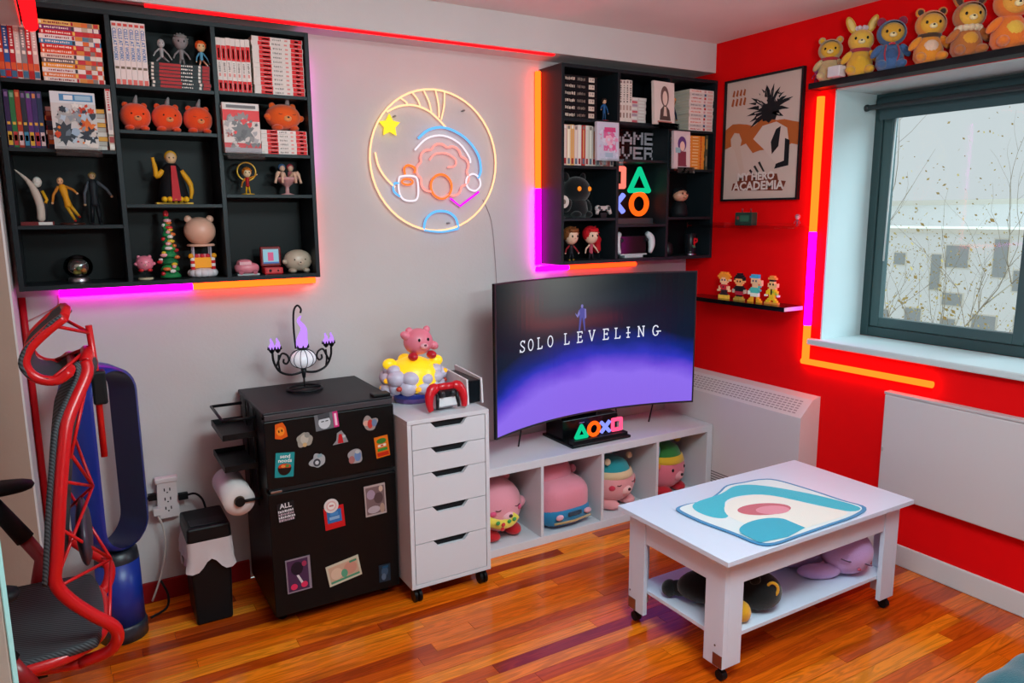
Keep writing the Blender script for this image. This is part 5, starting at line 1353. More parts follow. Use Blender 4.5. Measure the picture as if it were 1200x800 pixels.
for (nm, fn, m, k), cx, cz in zip((('triangle', tri, GRN, 1.1), ('circle', ring, ORG, .92), ('cross', cross, BLU, .8), ('square', sqr, PNK, .78)), (-.105, -.030, .040, .112), (.050, .060, .060, .062)):
    q = B(); fn(q, cx, cz, .033*k, .0095, m); q.build(nm+'_light', sb)
tag(B().tube(smooth_path([(2.365, 3.09, .43), (2.372, 3.07, .47), (2.40, 3.05, .50), (2.45, 3.06, .505), (2.5, 3.10, .44)]), .004, mat('#121212'), 8).build('cable'), 'black cable looping beside the television stand', 'cable')

# ---------------------------------------------------------------- coffee table
CX0, CX1, CY0, CY1, CZT = 1.682, 2.672, 1.525, 2.072, .452
tt = thing('coffee_table', 'white lift-top coffee table on small casters with a lower shelf', 'table', ((CX0+CX1)/2, (CY0+CY1)/2, 0))
ox, oy = (CX0+CX1)/2, (CY0+CY1)/2
TW = mat('#d6e0f2', 'satin', .3)
def cp(name, x0, x1, y0, y1, z0, z1, bev=.0015, m=TW, parent=tt):
    return B().bb(x0-ox, x1-ox, y0-oy, y1-oy, z0, z1, m).build(name, parent, bev=bev)
cp('table_top', CX0, CX1, CY0, CY1, CZT-.018, CZT)
ax0, ax1, ay0, ay1 = CX0+.03, CX1-.03, CY0+.035, CY1-.035
LW = .085
for lx in (ax0, ax1-LW):
    for ly in (ay0, ay1-LW):
        q = B(); a, c = lx-ox, ly-oy; t_ = .018
        left = lx == ax0; front = ly == ay0
        xo = a if left else a+LW-t_
        yo = c if front else c+LW-t_
        q.bb(xo, xo+t_, c, c+LW, .052, CZT-.0185, TW)
        xa_ = a+t_ if left else a
        q.bb(xa_, xa_+LW-t_, yo, yo+t_, .052, CZT-.0185, TW)
        lg = q.build('leg', tt, bev=.001)
        # caster with bracket
        cxx, cyy = (a+.022 if left else a+LW-.022), (c+.022 if front else c+LW-.022)
        w2 = B(); w2.bb(cxx-.004, cxx+.004, cyy-.012, cyy+.012, .02, .056, mat('#15161a')); w2.cyl((cxx-.011, cyy, .018), (cxx+.011, cyy, .018), .0178, mat('#101114'), 16); w2.build('caster', lg)
        B().bb(xo-.0015 if left else xo+t_, xo if left else xo+t_+.0015, cyy-.02, cyy+.02, .055, .098, mat('#8a7a74', 'metal')).build('bracket', lg)
        B().ell((xo-.001 if left else xo+t_+.001, cyy+.012, .125), (.002, .004, .004), mat('#7a7478', 'metal'), n=8, k=6).build('screw', lg)
cp('apron', ax0+LW, ax1-LW, ay0+.004, ay0+.022, CZT-.115, CZT-.0185); cp('apron', ax0+LW, ax1-LW, ay1-.022, ay1-.004, CZT-.115, CZT-.0185)
cp('apron', ax0+.004, ax0+.022, ay0+LW, ay1-LW, CZT-.115, CZT-.0185); cp('apron', ax1-.022, ax1-.004, ay0+LW, ay1-LW, CZT-.115, CZT-.0185)
cp('lower_shelf', ax0+.019, ax1-.019, ay0+.019, ay1-.019, .135, .150)

# soft mat on the table
mt = thing('table_mat', 'teal and cream table mat with a pink oval on the coffee table', 'mat', (2.13, 1.77, CZT+.0005))
def mp_(pts):
    return [(x-2.13, y-1.77) for x, y in pts]
out = [(1.822, 1.875), (1.835, 1.925), (1.90, 1.935), (1.985, 1.925), (2.08, 1.955), (2.17, 1.995), (2.26, 1.985), (2.335, 1.975), (2.39, 1.935), (2.415, 1.80), (2.425, 1.66), (2.435, 1.565), (2.33, 1.535), (2.18, 1.532), (2.02, 1.530), (1.90, 1.530), (1.855, 1.565), (1.845, 1.66), (1.825, 1.78)]
so_ = [(p.x, p.y) for p in smooth_path([(x, y, 0) for x, y in mp_(out)], 4, True)]
B().prism(so_[::-1], (0, 0, .003), (1, 0, 0), (0, 1, 0), .003, mat('#2f86b8', 'plush')).build('backing', mt)
sc_ = lambda k, dx=0, dy=0: [(x*k+dx, y*k+dy) for x, y in so_]
b = B()
b.flat(sc_(.955), (0, 0, .0064), (1, 0, 0), (0, 1, 0), mat('#dfe8e8', 'plush'))
b.build('pale_field', mt)
b = B()
tealp = [(-.25, .10), (-.20, .155), (-.05, .17), (.06, .20), (.14, .165), (.21, .06), (.26, -.06), (.285, -.19), (.22, -.20), (.17, -.10), (.10, .06), (.0, .115), (-.10, .10), (-.19, .0), (-.24, .02)]
b.flat([(p.x, p.y) for p in smooth_path([(x, y, 0) for x, y in tealp], 4, True)], (0, 0, .0068), (1, 0, 0), (0, 1, 0), mat('#18b4c8', 'plush')); b.build('teal_band', mt)
b = B(); cr = [(-.19, -.02), (-.12, .08), (.0, .105), (.10, .055), (.16, -.10), (.20, -.205), (.0, -.21), (-.14, -.20)]
b.flat([(p.x, p.y) for p in smooth_path([(x, y, 0) for x, y in cr], 4, True)], (0, 0, .0072), (1, 0, 0), (0, 1, 0), mat('#ece7dc', 'plush')); b.build('cream_patch', mt)
b = B(); b.flat(arc(-.02, -.03, .105, .052, 0, 360, 28)[:-1], (0, 0, .0076), (.95, -.3, 0), (.3, .95, 0), mat('#c65a68', 'plush')); b.build('rose_oval', mt)
b = B(); b.flat(arc(.005, -.045, .065, .038, 0, 360, 24)[:-1], (0, 0, .008), (.95, -.3, 0), (.3, .95, 0), mat('#e08a9a', 'plush')); b.build('pink_oval', mt)
b = B(); b.flat([(-.265, -.21), (-.265, -.12)]+arc(-.15, -.13, .11, .055, 180, 0, 14)+[(-.04, -.21), (-.15, -.228)], (0, 0, .0084), (1, 0, 0), (0, 1, 0), mat('#0aa6c0', 'plush')); b.build('teal_dome', mt)

# plush toys on the lower shelf of the table
bd_ = thing('plush_toy', 'black plush dog with yellow bands lying on the lower shelf of the table', 'plush toy', (1.93, 1.68, .150), -.5, 'plush toys under the table')
K = mat('#101214', 'plush'); YB = mat('#e0a018', 'plush')
B().ell((-.09, .05, .062), (.13, .07, .062), K, n=22, k=14).build('body', bd_)
hd = B().ell((.055, 0, .068), (.082, .072, .066), K, n=22, k=14).build('head', bd_)
B().tube([(.085+.018*math.cos(2*PI*i/16), -.052-.012*math.cos(2*PI*i/16)*.4, .098+.024*math.sin(2*PI*i/16)) for i in range(16)], .0055, YB, 8, closed=True).build('yellow_loop', hd)
for s in (-1, 1):
    B().ell((.04+.01*s, s*.05+.015, .125), (.02, .014, .02), K, n=12, k=8).build('ear', hd)
B().ell((-.05, -.055, .032), (.055, .03, .032), K, rot=(0, 0, .9), n=14, k=8).build('leg', bd_)
B().ell((-.03, -.085, .038), (.03, .035, .036), YB, n=14, k=8).build('yellow_paw', bd_)
B().ell((-.2, .08, .04), (.05, .025, .03), K, rot=(0, 0, -.3), n=14, k=8).build('leg', bd_)
B().ell((-.235, .09, .036), (.03, .028, .032), K, n=14, k=8).build('tail', bd_)
lv = thing('plush_toy', 'lavender plush cat lying asleep on the lower shelf of the table', 'plush toy', (2.43, 1.70, .150), -.35, 'plush toys under the table')
LV = mat('#c39ad0', 'plush')
B().ell((-.09, .07, .055), (.13, .07, .055), LV, n=22, k=14).build('body', lv)
hd = B().ell((.06, -.02, .088), (.10, .085, .086), LV, n=24, k=16).build('head', lv)
for s in (-1, 1):
    B().lathe([(.028, 0), (.018, .03), (0, .055)], LV, (.04+.045*s, .035, .120), 12, rot=(-.3, s*.3, 0)).build('ear', hd)
    B().tube(smooth_path([(.052+s*.045-.022, -.094, .085-s*.012), (.052+s*.045, -.106, .078-s*.012), (.052+s*.045+.02, -.096, .070-s*.012)]), .0022, mat('#4a3050'), 6).build('closed_eye', hd)
B().ell((.058, -.104, .052), (.008, .005, .006), mat('#c0506a', 'gloss'), n=10, k=6).build('nose', hd)
B().ell((-.07, -.045, .030), (.085, .032, .030), LV, rot=(0, 0, -.15), n=16, k=10).build('foreleg', lv)
B().ell((-.05, .03, .10), (.05, .03, .03), LV, rot=(0, 0, .2), n=14, k=8).build('foreleg', lv)

# ---------------------------------------------------------------- heaters
ht = thing('convector_heater', 'white floor convector heater with slotted sloping top in the corner', 'heater', (2.94, 2.67, 0))
hp2 = [(2.874, .08), (3.008, .08), (3.008, .667), (2.955, .655), (2.874, .578)]
M_h = mat('#d9d0d0', rough=.45)
B().prism([(x-2.94, z) for x, z in hp2], (0, -.463, 0), (1, 0, 0), (0, 0, 1), -.930, M_h).build('casing', ht, bev=.004)
B().bb(-.055, .065, -.45, .455, 0, .079, mat('#9a9294')).build('plinth', ht)
sl_ = Vector((2.955-2.874, 0, .655-.578)); sn = Vector((-sl_.z, 0, sl_.x)).normalized(); sd = sl_.normalized()
b = B(); DK = mat('#9f9094', rough=.6)
for r_ in range(6):
    for k_ in range(34):
        y0 = -.42+.0262*k_
        p = Vector((2.874-2.94, 0, .578))+sl_*(.16+.125*r_)+sn*.0006
        b.add([p+Vector((0, y0, 0)), p+Vector((0, y0+.019, 0)), p+Vector((0, y0+.019, 0))+sd*.006, p+Vector((0, y0, 0))+sd*.006], [(3, 2, 1, 0)], DK)
stuff(b.build('slots', ht))
b = B()
for i in range(5):
    b.bb(-.0668, -.066, -.44, .455, .10+.014*i, .105+.014*i, mat('#6a6064'))
b.build('lower_grille', ht)
rp_ = thing('panel_radiator', 'flat white panel radiator on the red wall under the window', 'radiator', (2.985, 1.45, .31))
B().bb(-.015, .015, -.45, .414, 0, .445, mat('#cfc6c8', rough=.45)).build('panel', rp_, bev=.006)
B().bb(-.017, .022, -.452, .416, .445, .458, mat('#c4babc', rough=.5)).build('top_cover', rp_, bev=.003)
for z in (.06, .38):
    B().bb(.015, .0245, .3, .34, z-.02, z+.02, STEEL).build('wall_bracket', rp_)
B().ell((-.012, .405, .20), (.006, .006, .012), mat('#b0a8a8'), n=10, k=6).build('valve_cap', rp_)

# ---------------------------------------------------------------- red wall
ps = thing('framed_poster', 'black framed poster with ink splashes and orange band on the red wall', 'poster', (3.0, 2.633, 1.59))
Ym = 2.633
FR = mat('#15161a', 'satin')
for a in ((-.242, -.232, 0, .606), (.232, .242, 0, .606), (-.232, .232, 0, .010), (-.232, .232, .596, .606)):
    B().bb(-.012, .009, a[0], a[1], a[2], a[3], FR).build('frame_bar', ps)
B().bb(-.001, .008, -.232, .232, .010, .596, mat('#d2b9ae', 'paper')).build('paper', ps)
# art seen from -x: u runs from y=+ to y=-
UX, UY = (0, -1, 0), (0, 0, 1)
PW, PH = .464, .586
def pa(poly, col, k, name):
    B().flat([((u-.5)*PW, v*PH) for u, v in poly], (-.0016-.0003*k, 0, .010), UX, UY, mat(col, 'paper')).build(name, ps)
rr = random.Random(21)
band = [(.0, .52)]+[(x/10, .62+rr.uniform(-.03, .05)) for x in range(0, 11)]+[(1, .50)]+[(x/10, .44+rr.uniform(-.06, .03)) for x in range(10, -1, -1)]
pa(band, '#b8602e', 0, 'orange_band')
pa([(.40, .50), (.56, .40), (.80, .22), (.88, .40), (.84, .56), (.70, .62), (.52, .60)], '#d6bfb4', 1, 'pale_brush')
def splash(cx, cy, r, n, seed):
    q = random.Random(seed)
    return [(cx+r*(1.25 if i % 2 else .72)*q.uniform(.75, 1.25)*math.cos(2*PI*i/n), cy+.82*r*(1.25 if i % 2 else .72)*q.uniform(.75, 1.25)*math.sin(2*PI*i/n)) for i in range(n)]
pa(blob(.60, .72, .13, 20, .12, 5), '#1c1c20', 2, 'ink_splash')
q = random.Random(31)
for i in range(30):
    a = math.radians(q.uniform(-25, 215)); L_ = q.uniform(.15, .27); ox_, oz_ = .60+.05*math.cos(a), .72+.04*math.sin(a); nx_, nz_ = -math.sin(a)*.024, math.cos(a)*.02; cv = q.uniform(-.05, .05)
    pa([(ox_+nx_, oz_+nz_), (ox_+L_*.6*math.cos(a)+nx_*.7+cv*.3, oz_+L_*.48*math.sin(a)+nz_*.7), (ox_+L_*math.cos(a)+cv, oz_+L_*.72*math.sin(a)-abs(cv)*.4), (ox_+L_*.6*math.cos(a)-nx_*.7+cv*.3, oz_+L_*.48*math.sin(a)-nz_*.7), (ox_-nx_, oz_-nz_)], '#1c1c20', 2+.05*i, 'ink_stroke')
    if i % 3 == 0:
        pa([(ox_+.05*math.cos(a), oz_+.04*math.sin(a)), (ox_+L_*.6*math.cos(a)+cv*.3, oz_+L_*.48*math.sin(a)+.006), (ox_+L_*.6*math.cos(a)+cv*.3, oz_+L_*.48*math.sin(a)-.006)], '#cdb6ac', 4+.02*i, 'pale_fleck')
pa(splash(.50, .80, .07, 16, 6), '#cdb6ac', 3, 'pale_fleck')
pa(splash(.68, .82, .045, 14, 7), '#cdb6ac', 3, 'pale_fleck')
pa([(.70, .56), (.76, .58), (.74, .42), (.66, .36), (.64, .46)], '#1c1c20', 3, 'ink_stroke')
pa([(.82, .48), (.88, .46), (.88, .26), (.70, .24), (.72, .28), (.82, .30)], '#1c1c20', 3, 'ink_stroke')
for i in range(3):
    pa([(.36+.06*i, .24+.03*i), (.385+.06*i, .25+.03*i), (.48+.05*i, .16+.03*i), (.465+.05*i, .15+.03*i)], '#2a2828', 3, 'ink_stroke')
pa([(.08, .52), (.13, .57), (.20, .56), (.24, .50), (.22, .44), (.30, .22), (.24, .22), (.14, .42), (.09, .46)], '#d0b4a6', 1, 'pale_brush')
for i in range(4):
    pa([(.08+.05*i, .88), (.10+.05*i, .93), (.12+.05*i, .92), (.11+.05*i, .87)], '#a8542a', 3, 'orange_mark')
    pa([(.07+.055*i, .80), (.09+.055*i, .86), (.115+.055*i, .85), (.10+.055*i, .79)], '#a8542a', 3, 'orange_mark')
pa([(.12, .075), (.82, .06), (.86, .135), (.76, .145), (.74, .2), (.22, .2), (.20, .14), (.14, .135)], '#7a3a28', 2, 'title_shadow')
B().text('MY HERO', .052, (-.0035, .02, .010+.158*PH), UX, UY, mat('#ddcfc8', 'paper'), bold=.002, sx=1.05).build('title_line', ps)
B().text('ACADEMIA', .058, (-.0035, .005, .010+.075*PH), UX, UY, mat('#ddcfc8', 'paper'), bold=.002, sx=1.1).build('title_line', ps)
# acrylic shelf
ac = thing('acrylic_shelf', 'clear acrylic ledge under the poster', 'shelf', (2.95, 2.66, 1.462))
AC = clear('acrylic_ledge', (.98, .96, .96), .05, fk=.35)
B().bb(-.06, .06, -.35, .35, 0, .004, AC).build('ledge', ac); B().bb(-.062, -.06, -.35, .35, -.008, .020, AC).build('front_lip', ac)
gb = thing('radio_toy', 'small dark green radio-shaped toy on the clear ledge', 'toy', (2.945, 2.655, 1.4665))
B().bb(-.02, .02, -.055, .055, 0, .065, mat('#1f4034', 'satin')).build('case', gb, bev=.004)
b = B(); b.bb(-.0215, -.020, -.035, .02, .02, .05, mat('#3a6a56')); b.bb(-.0215, -.020, .028, .042, .03, .045, mat('#a03a3a')); b.build('front_panel', gb)
for q in (-.03, .025):
    B().tube([(0, q, .063), (0, q, .085)], .004, mat('#8a2a30'), 8).build('knob', gb)
figure('tiny pink figure at the window end of the clear ledge', (2.945, 2.345, 1.4665), .055, head=.45, skin='#d8a0a8', hair='#b06a80', top='#a05068', legs='#7a3a50', rz=-1.2)
# black ledge with block figures
bs = thing('floating_ledge', 'glossy black floating ledge with four block figures on the red wall', 'shelf', (2.94, 2.62, 1.066))
B().bb(-.07, .068, -.285, .38, 0, .022, mat('#0d0f12', 'gloss', .12)).build('board', bs, bev=.001)
B().bb(-.066, .064, -.2865, -.285, .002, .020, mat('#c8b8bc', 'satin')).build('end_cap', bs)
def pixel_fig(label, y, rows, pal):
    t = thing('block_figure', label, 'figurine', (2.935, y, 1.088), 0, 'block figures on the black ledge')
    h = len(rows); s = .0092
    groups = {}
    for r_, row in enumerate(rows):
        for k_, ch in enumerate(row):
            if ch != '.':
                groups.setdefault(ch, []).append((k_-len(row)/2, h-1-r_))
    for ch, cells in groups.items():
        q = B(); m = mat(pal[ch][0], 'satin', emit=.25)
        for k_, z in cells:
            q.bb(-.008, .008, -(k_+1)*s, -k_*s, z*s, (z+1)*s, m)
        stuff(q.build(pal[ch][1], t))
    return t
pixel_fig('orange-haired block figure in red at the left end of the black ledge', 2.772,
          ['..o.o.o..', '.ooooooo.', 'ooooooooo', '.oosssoo.', '..sesesos'[:9], '..sssss..', '...sss...', '..rrrrr..', '.srrkrrs.', '.s.rrr.s.', 's..kkk..s', '...k.k...', '..kk.kk..', '.yyy.yyy.', '.yyy.yyy.'],
          {'o': ('#d8862a', 'hair'), 's': ('#e0b088', 'skin'), 'e': ('#2a3a60', 'eyes'), 'r': ('#b82030', 'jacket'), 'k': ('#2a2028', 'trousers'), 'y': ('#e0b040', 'shoes')})
pixel_fig('dark block figure with tan face and red trousers, second on the black ledge', 2.668,
          ['...kkk...', '..kkkkk..', '.kkkkkkk.', '.ksssssk.', '.ssesess.', '..sssss..', '...sss...', '..kkkkk..', '.kkkkkkk.', 'w.kkkkk.w', 'w.rrrrr.w', '..rrrrr..', '...k.k...', '..yy.yy..', '.yyy.yyy.'],
          {'k': ('#16181e', 'coat'), 's': ('#dc9a60', 'skin'), 'e': ('#141414', 'eyes'), 'w': ('#b8a090', 'gloves'), 'r': ('#a82838', 'trousers'), 'y': ('#a8883a', 'shoes')})
pixel_fig('block figure with blue beret and teal jacket waving, third on the black ledge', 2.566,
          ['..bbbbb..', '.bbbbbb..', '..sssss..', '..seses.s', '..sssss.s', '...sss..s', '...sss.t.', '..ttttt..', '.ttttttt.', 'w.ttttt..', 'w.wwwww..', '..wwwww..', '..o...o..', '.oo...oo.', 'ooo...ooo'],
          {'b': ('#3a9ac0', 'beret'), 's': ('#dcae88', 'skin'), 'w': ('#dcd8cc', 'white_cloth'), 'e': ('#1a3a60', 'eyes'), 'o': ('#e09a28', 'shoes'), 't': ('#4ab0a8', 'jacket')})
pixel_fig('tall block figure in yellow clothes and orange hat at the window end', 2.460,
          ['...ooo...', '..ooooo..', '...kkk...', '...sss...', '..sesess.', '..ssssss.', '...ssss..', '..yykyy..', '.yyykgyy.', '.y.yky.g.', 'w..yyy..w', '...yyy...', '..yy.yy..', '.yy...yy.', 'oooo.oooo'],
          {'o': ('#d8883a', 'hat_and_shoes'), 'k': ('#1a1c20', 'dark_trim'), 's': ('#e0b07a', 'skin'), 'e': ('#141414', 'eyes'), 'y': ('#dcb428', 'clothes'), 'g': ('#8ab040', 'sleeve'), 'w': ('#dcd4d0', 'gloves')})
# shelf above the window with six plush toys
wsx = thing('window_top_shelf', 'long black shelf above the window', 'shelf', (2.975, 1.52, 2.073))
B().bb(-.052, .033, -.8, .79, 0, .026, mat('#14171a', 'satin')).build('board', wsx, bev=.001)
ZS = 2.0995
def straps(t, h):
    for s in (-1, 1):
        B().tube(smooth_path([(s*.10*h, -.225*h, .12*h), (s*.13*h, -.245*h, .28*h), (s*.10*h, -.17*h, .45*h)]), .016*h, mat('#a82038', 'plush'), 8).build('strap', t)
    B().lathe([(.05*h, -.02*h), (.07*h, 0), (.04*h, .02*h)], mat('#c0283c', 'plush'), (0, -.20*h, .47*h), 12).build('bow', t)
sit_bear('yellow plush bear in a ragged beige hooded cape with red scarf, first from the poster', (2.953, 2.228, ZS), -.95, .185, '#c9a878', '#e2a62c', belly='#c0a070', scarf='#b82030', earcol='#c9a878', earin='#e2a62c')
def crown(t, h):
    b = B()
    for i in range(6):
        a = 2*PI*i/6; b.ell((.09*h*math.cos(a), .06*h*math.sin(a), .93*h), .05*h, mat('#d8c0c8', 'plush'), n=10, k=6)
    b.build('fluffy_crown', t)
sit_bear('yellow plush bear with a white fluffy crown and red-trimmed collar, second from the poster', (2.953, 2.082, ZS), -.9, .205, '#dfa42a', '#e6b040', hood=False, scarf='#a82838', ear='tall', earcol='#dfa42a', earin='#e8c878', extra=crown)
sit_bear('yellow-faced plush bear in a blue and dark red hooded suit, third from the poster', (2.953, 1.946, ZS), -.85, .205, '#3f5f8e', '#d89c30', belly='#35507c', earcol='#8e2040', extra=straps)
sit_bear('plush bear in an orange hooded suit with a cream belly, fourth from the poster', (2.953, 1.786, ZS), -.8, .205, '#de8420', '#e2a030', belly='#e2b8a0', earin='#3a2a20', scarf='#4a3020')
def ruff(t, h):
    b = B()
    for i in range(12):
        a = 2*PI*i/12; b.ell((.17*h*math.cos(a), .15*h*math.sin(a)-.04*h, .47*h), (.07*h, .07*h, .06*h), mat('#dcc0a0', 'plush'), n=10, k=6)
    b.build('cream_ruff', t)
sit_bear('plush bear in a brown tall-eared hood with a cream ruff, fifth from the poster', (2.953, 1.642, ZS), -.75, .205, '#b3622a', '#e0a43a', belly='#d8942c', ear='tall', earin='#4a2c24', earcol='#b3622a', extra=ruff)
sit_bear('big plush bear in a bright orange hooded suit with yellow belly, nearest the frame edge', (2.953, 1.495, ZS), -.7, .225, '#e0701e', '#e0983a', belly='#e0b040', ear='tall', earcol='#e0701e')
tag(B().bb(-.02, .025, -.03, .03, 0, .045, mat('#d8ccd0', 'satin')).build('power_adapter', None, (2.895, 2.150, ZS), 0, bev=.004), 'small white box in front of the crowned plush bear on the window shelf', 'adapter')
pf = figure('tiny purple and red figure at the poster end of the window shelf', (2.945, 2.288, ZS), .07, head=.4, skin='#b05a90', hair='#7a2a80', top='#a02a5a', legs='#7a2050', rz=-.8)

# ---------------------------------------------------------------- ledge at upper left
us_ = thing('high_wall_shelf', 'white high shelf board with a red glowing tube at the top left corner', 'shelf', (-.3, 2.6, 2.115))
B().bb(-.5, .235, -.45, .26, 0, .03, mat('#cfc8c8', rough=.5)).build('board', us_, bev=.002)
B().tube([(.262, -.45, .008), (.262, -.1, .008), (.262, .262, .008)], .020, RED, 12).build('red_tube', us_)

# ---------------------------------------------------------------- office chair
oc = thing('office_chair', 'red framed mesh office chair with headrest turned to the left', 'chair', (-.16, 2.21, 0))
OX, OY = -.16, 2.21
CR = mat('#c81218', 'gloss', .28); CD = mat('#141619', 'satin', .5)
def mesh_mat():
    m = bpy.data.materials.new('chair_mesh_fabric'); m.use_nodes = True
    nt = m.node_tree; b_ = nt.nodes['Principled BSDF']
    wv = nt.nodes.new('ShaderNodeTexWave'); wv.inputs['Scale'].default_value = 55; wv.bands_direction = 'DIAGONAL'
    tc = nt.nodes.new('ShaderNodeTexCoord'); nt.links.new(tc.outputs['Object'], wv.inputs['Vector'])
    r = nt.nodes.new('ShaderNodeValToRGB'); r.color_ramp.elements[0].color = lin('#0d0f12'); r.color_ramp.elements[1].color = lin('#4c5056')
    nt.links.new(wv.outputs[0], r.inputs[0]); nt.links.new(r.outputs[0], b_.inputs['Base Color'])
    b_.inputs['Roughness'].default_value = .7
    return m
MF = mesh_mat()
def o3(x, y, z):
    return (x-OX, y-OY, z)
prof3 = [(0.009, 2.14, 1.17), (0.01, 2.125, 1.144), (-0.018, 2.09, 1.091), (-0.042, 2.06, 1.043), (-0.054, 2.04, 0.992), (-0.075, 2.01, 0.865), (-0.095, 2.0, 0.719), (-0.103, 2.0, 0.664), (-0.079, 2.0, 0.612), (-0.031, 2.0, 0.555), (0.008, 2.0, 0.515), (0.015, 2.01, 0.475), (-0.009, 2.03, 0.434), (-0.073, 2.06, 0.408)]
prof = [(.008, 1.194), (.006, 1.160), (-.017, 1.108), (-.041, 1.055), (-.054, 1.000), (-.075, .868), (-.093, .735), (-.100, .668), (-.079, .612), (-.031, .555), (.010, .515), (.018, .478), (-.012, .448), (-.075, .436)]
YN, YFAR = 2.0, 2.42
for far in (0, 1):
    pts = smooth_path([o3(x, 4.42-y if far else y, z) for x, y, z in prof3], 3)
    B().tube(pts, .0155, CR, 10).build('back_frame_tube', oc)
# top and mid cross pieces of the backrest
B().tube(smooth_path([o3(.009, 2.14, 1.168), o3(.014, 2.17, 1.182), o3(.014, 2.25, 1.182), o3(.009, 2.28, 1.168)]), .015, CR, 10).build('back_frame_top', oc)
# mesh of backrest, bowed
vs_ = []; fs_ = []; NW = 10
pp = smooth_path(prof3[:8], 3)
for p in pp:
    for j in range(NW+1):
        s = j/NW
        vs_.append(o3(p.x-.028+.045*math.sin(PI*s), p.y-.012+(4.42-2*p.y+.024)*s, p.z))
for i in range(len(pp)-1):
    for j in range(NW):
        k = i*(NW+1)+j; fs_.append((k, k+1, k+NW+2, k+NW+1))
q = B(); q.add(vs_, fs_, MF, True); bo = q.build('backrest_mesh', oc)
md = bo.modifiers.new('thickness', 'SOLIDIFY'); md.thickness = .010
# lumbar pad
B().ell(o3(-.035, 2.21, .70), (.02, .13, .085), mat('#3a3240', 'satin'), n=18, k=12).build('lumbar_pad', oc)
# wire struts
b = B()
J1, J2 = (-.004, 2.21, .82), (.020, 2.21, .605)
for far in (0, 1):
    fy = lambda y: 4.42-y if far else y
    for p, q_ in (((.0, 2.10, 1.10), (-.045, 2.05, .95)), ((-.05, 2.04, .98), J1), ((-.066, 2.02, .905), J1), ((-.098, 2.0, .675), J1), ((-.085, 2.0, .80), J2), ((-.100, 2.0, .65), J2), ((.0, 2.0, .525), J2)):
        b.tube([o3(p[0], fy(p[1]), p[2]), o3(q_[0], fy(q_[1]), q_[2])], .0042, CR, 8)
b.build('wire_struts', oc)
# headrest
hprof = [(-.026, 1.293), (-.051, 1.275), (-.083, 1.247), (-.106, 1.221), (-.116, 1.192), (-.107, 1.164), (-.084, 1.146), (-.053, 1.142), (-.026, 1.160)]
for y in (2.08, 2.34):
    B().tube(smooth_path([o3(x, y, z) for x, z in hprof], 3), .0125, CR, 10).build('headrest_tube', oc)
B().tube([o3(-.026, 2.08, 1.293), o3(-.02, 2.21, 1.30), o3(-.026, 2.34, 1.293)], .011, CR, 10).build('headrest_cross_tube', oc)
B().tube([o3(-.026, 2.08, 1.160), o3(-.02, 2.21, 1.158), o3(-.026, 2.34, 1.160)], .011, CR, 10).build('headrest_cross_tube', oc)
vs_ = []; fs_ = []
pp = smooth_path([(x, 0, z) for x, z in hprof], 3)
for i, p in enumerate(pp):
    n_ = Vector((-1, 0, 0)) if 3 < i < len(pp)-4 else Vector((-.6, 0, .8 if i <= 3 else -.8))
    for j in range(NW+1):
        s = j/NW
        vs_.append(o3(p.x+n_.x*.013+.02*math.sin(PI*s), 2.07+.28*s, p.z+n_.z*.012))
for i in range(len(pp)-1):
    for j in range(NW):
        k = i*(NW+1)+j; fs_.append((k, k+1, k+NW+2, k+NW+1))
q = B(); q.add(vs_, fs_, MF, True); ho = q.build('headrest_mesh', oc); md = ho.modifiers.new('thickness', 'SOLIDIFY'); md.thickness = .010
b = B(); b.tube([o3(.025, 2.2, 1.255), o3(.03, 2.2, 1.14), o3(.030, 2.2, .90)], .0085, CR, 10); b.build('headrest_post', oc)
b = B()
for y0, z0, z1 in ((2.08, 1.275, 1.235), (2.34, 1.275, 1.235), (2.08, 1.15, 1.20), (2.34, 1.15, 1.20)):
    b.tube([o3(-.05 if z0 > 1.2 else -.06, y0, z0), o3(.026, 2.2, z1)], .0045, CR, 8)
b.build('headrest_rods', oc)
B().bb(*[.018-OX, .052-OX, 2.18-OY, 2.222-OY, 1.045, 1.135], CD).build('height_clamp', oc, bev=.006)
# seat
vs_ = []; fs_ = []; NS = 14
for i in range(NS+1):
    for j in range(NS+1):
        u = i/NS; v = j/NS
        x = -.50+.49*u; y = 1.985+.45*v
        rim = max(abs(2*u-1), abs(2*v-1))
        # round the corners
        cxn, cyn = 2*u-1, 2*v-1
        kf = 1-.10*(cxn*cxn*cyn*cyn)
        x = -.255+(x+.255)*kf; y = 2.21+(y-2.21)*kf
        vs_.append(o3(x, y, .487-.022*(1-rim*rim)-.03*max(0, .15-u)/.15))
for i in range(NS):
    for j in range(NS):
        k = i*(NS+1)+j; fs_.append((k, k+NS+1, k+NS+2, k+1))
q = B(); q.add(vs_, fs_, MF, True); sso = q.build('seat_mesh', oc); md = sso.modifiers.new('thickness', 'SOLIDIFY'); md.thickness = .02
rimp = [o3(-.255+.245*math.copysign(abs(math.cos(a))**.6, math.cos(a)), 2.21+.222*math.copysign(abs(math.sin(a))**.6, math.sin(a)), .462) for a in [2*PI*i/40 for i in range(40)]]
B().tube(rimp, .016, CR, 10, closed=True).build('seat_rim', oc)
b = B(); b.tube(smooth_path([o3(-.073, 2.06, .408), o3(-.18, 2.10, .40), o3(-.25, 2.15, .40)]), .016, CR, 10); b.tube(smooth_path([o3(-.073, 2.36, .408), o3(-.18, 2.32, .40), o3(-.25, 2.27, .40)]), .016, CR, 10); b.bb(-.33-OX, -.15-OX, 2.12-OY, 2.30-OY, .36, .42, CD); b.build('seat_mechanism', oc)
B().cyl(o3(-.25, 2.21, .10), o3(-.25, 2.21, .37), .028, CR, 16).build('gas_column', oc)
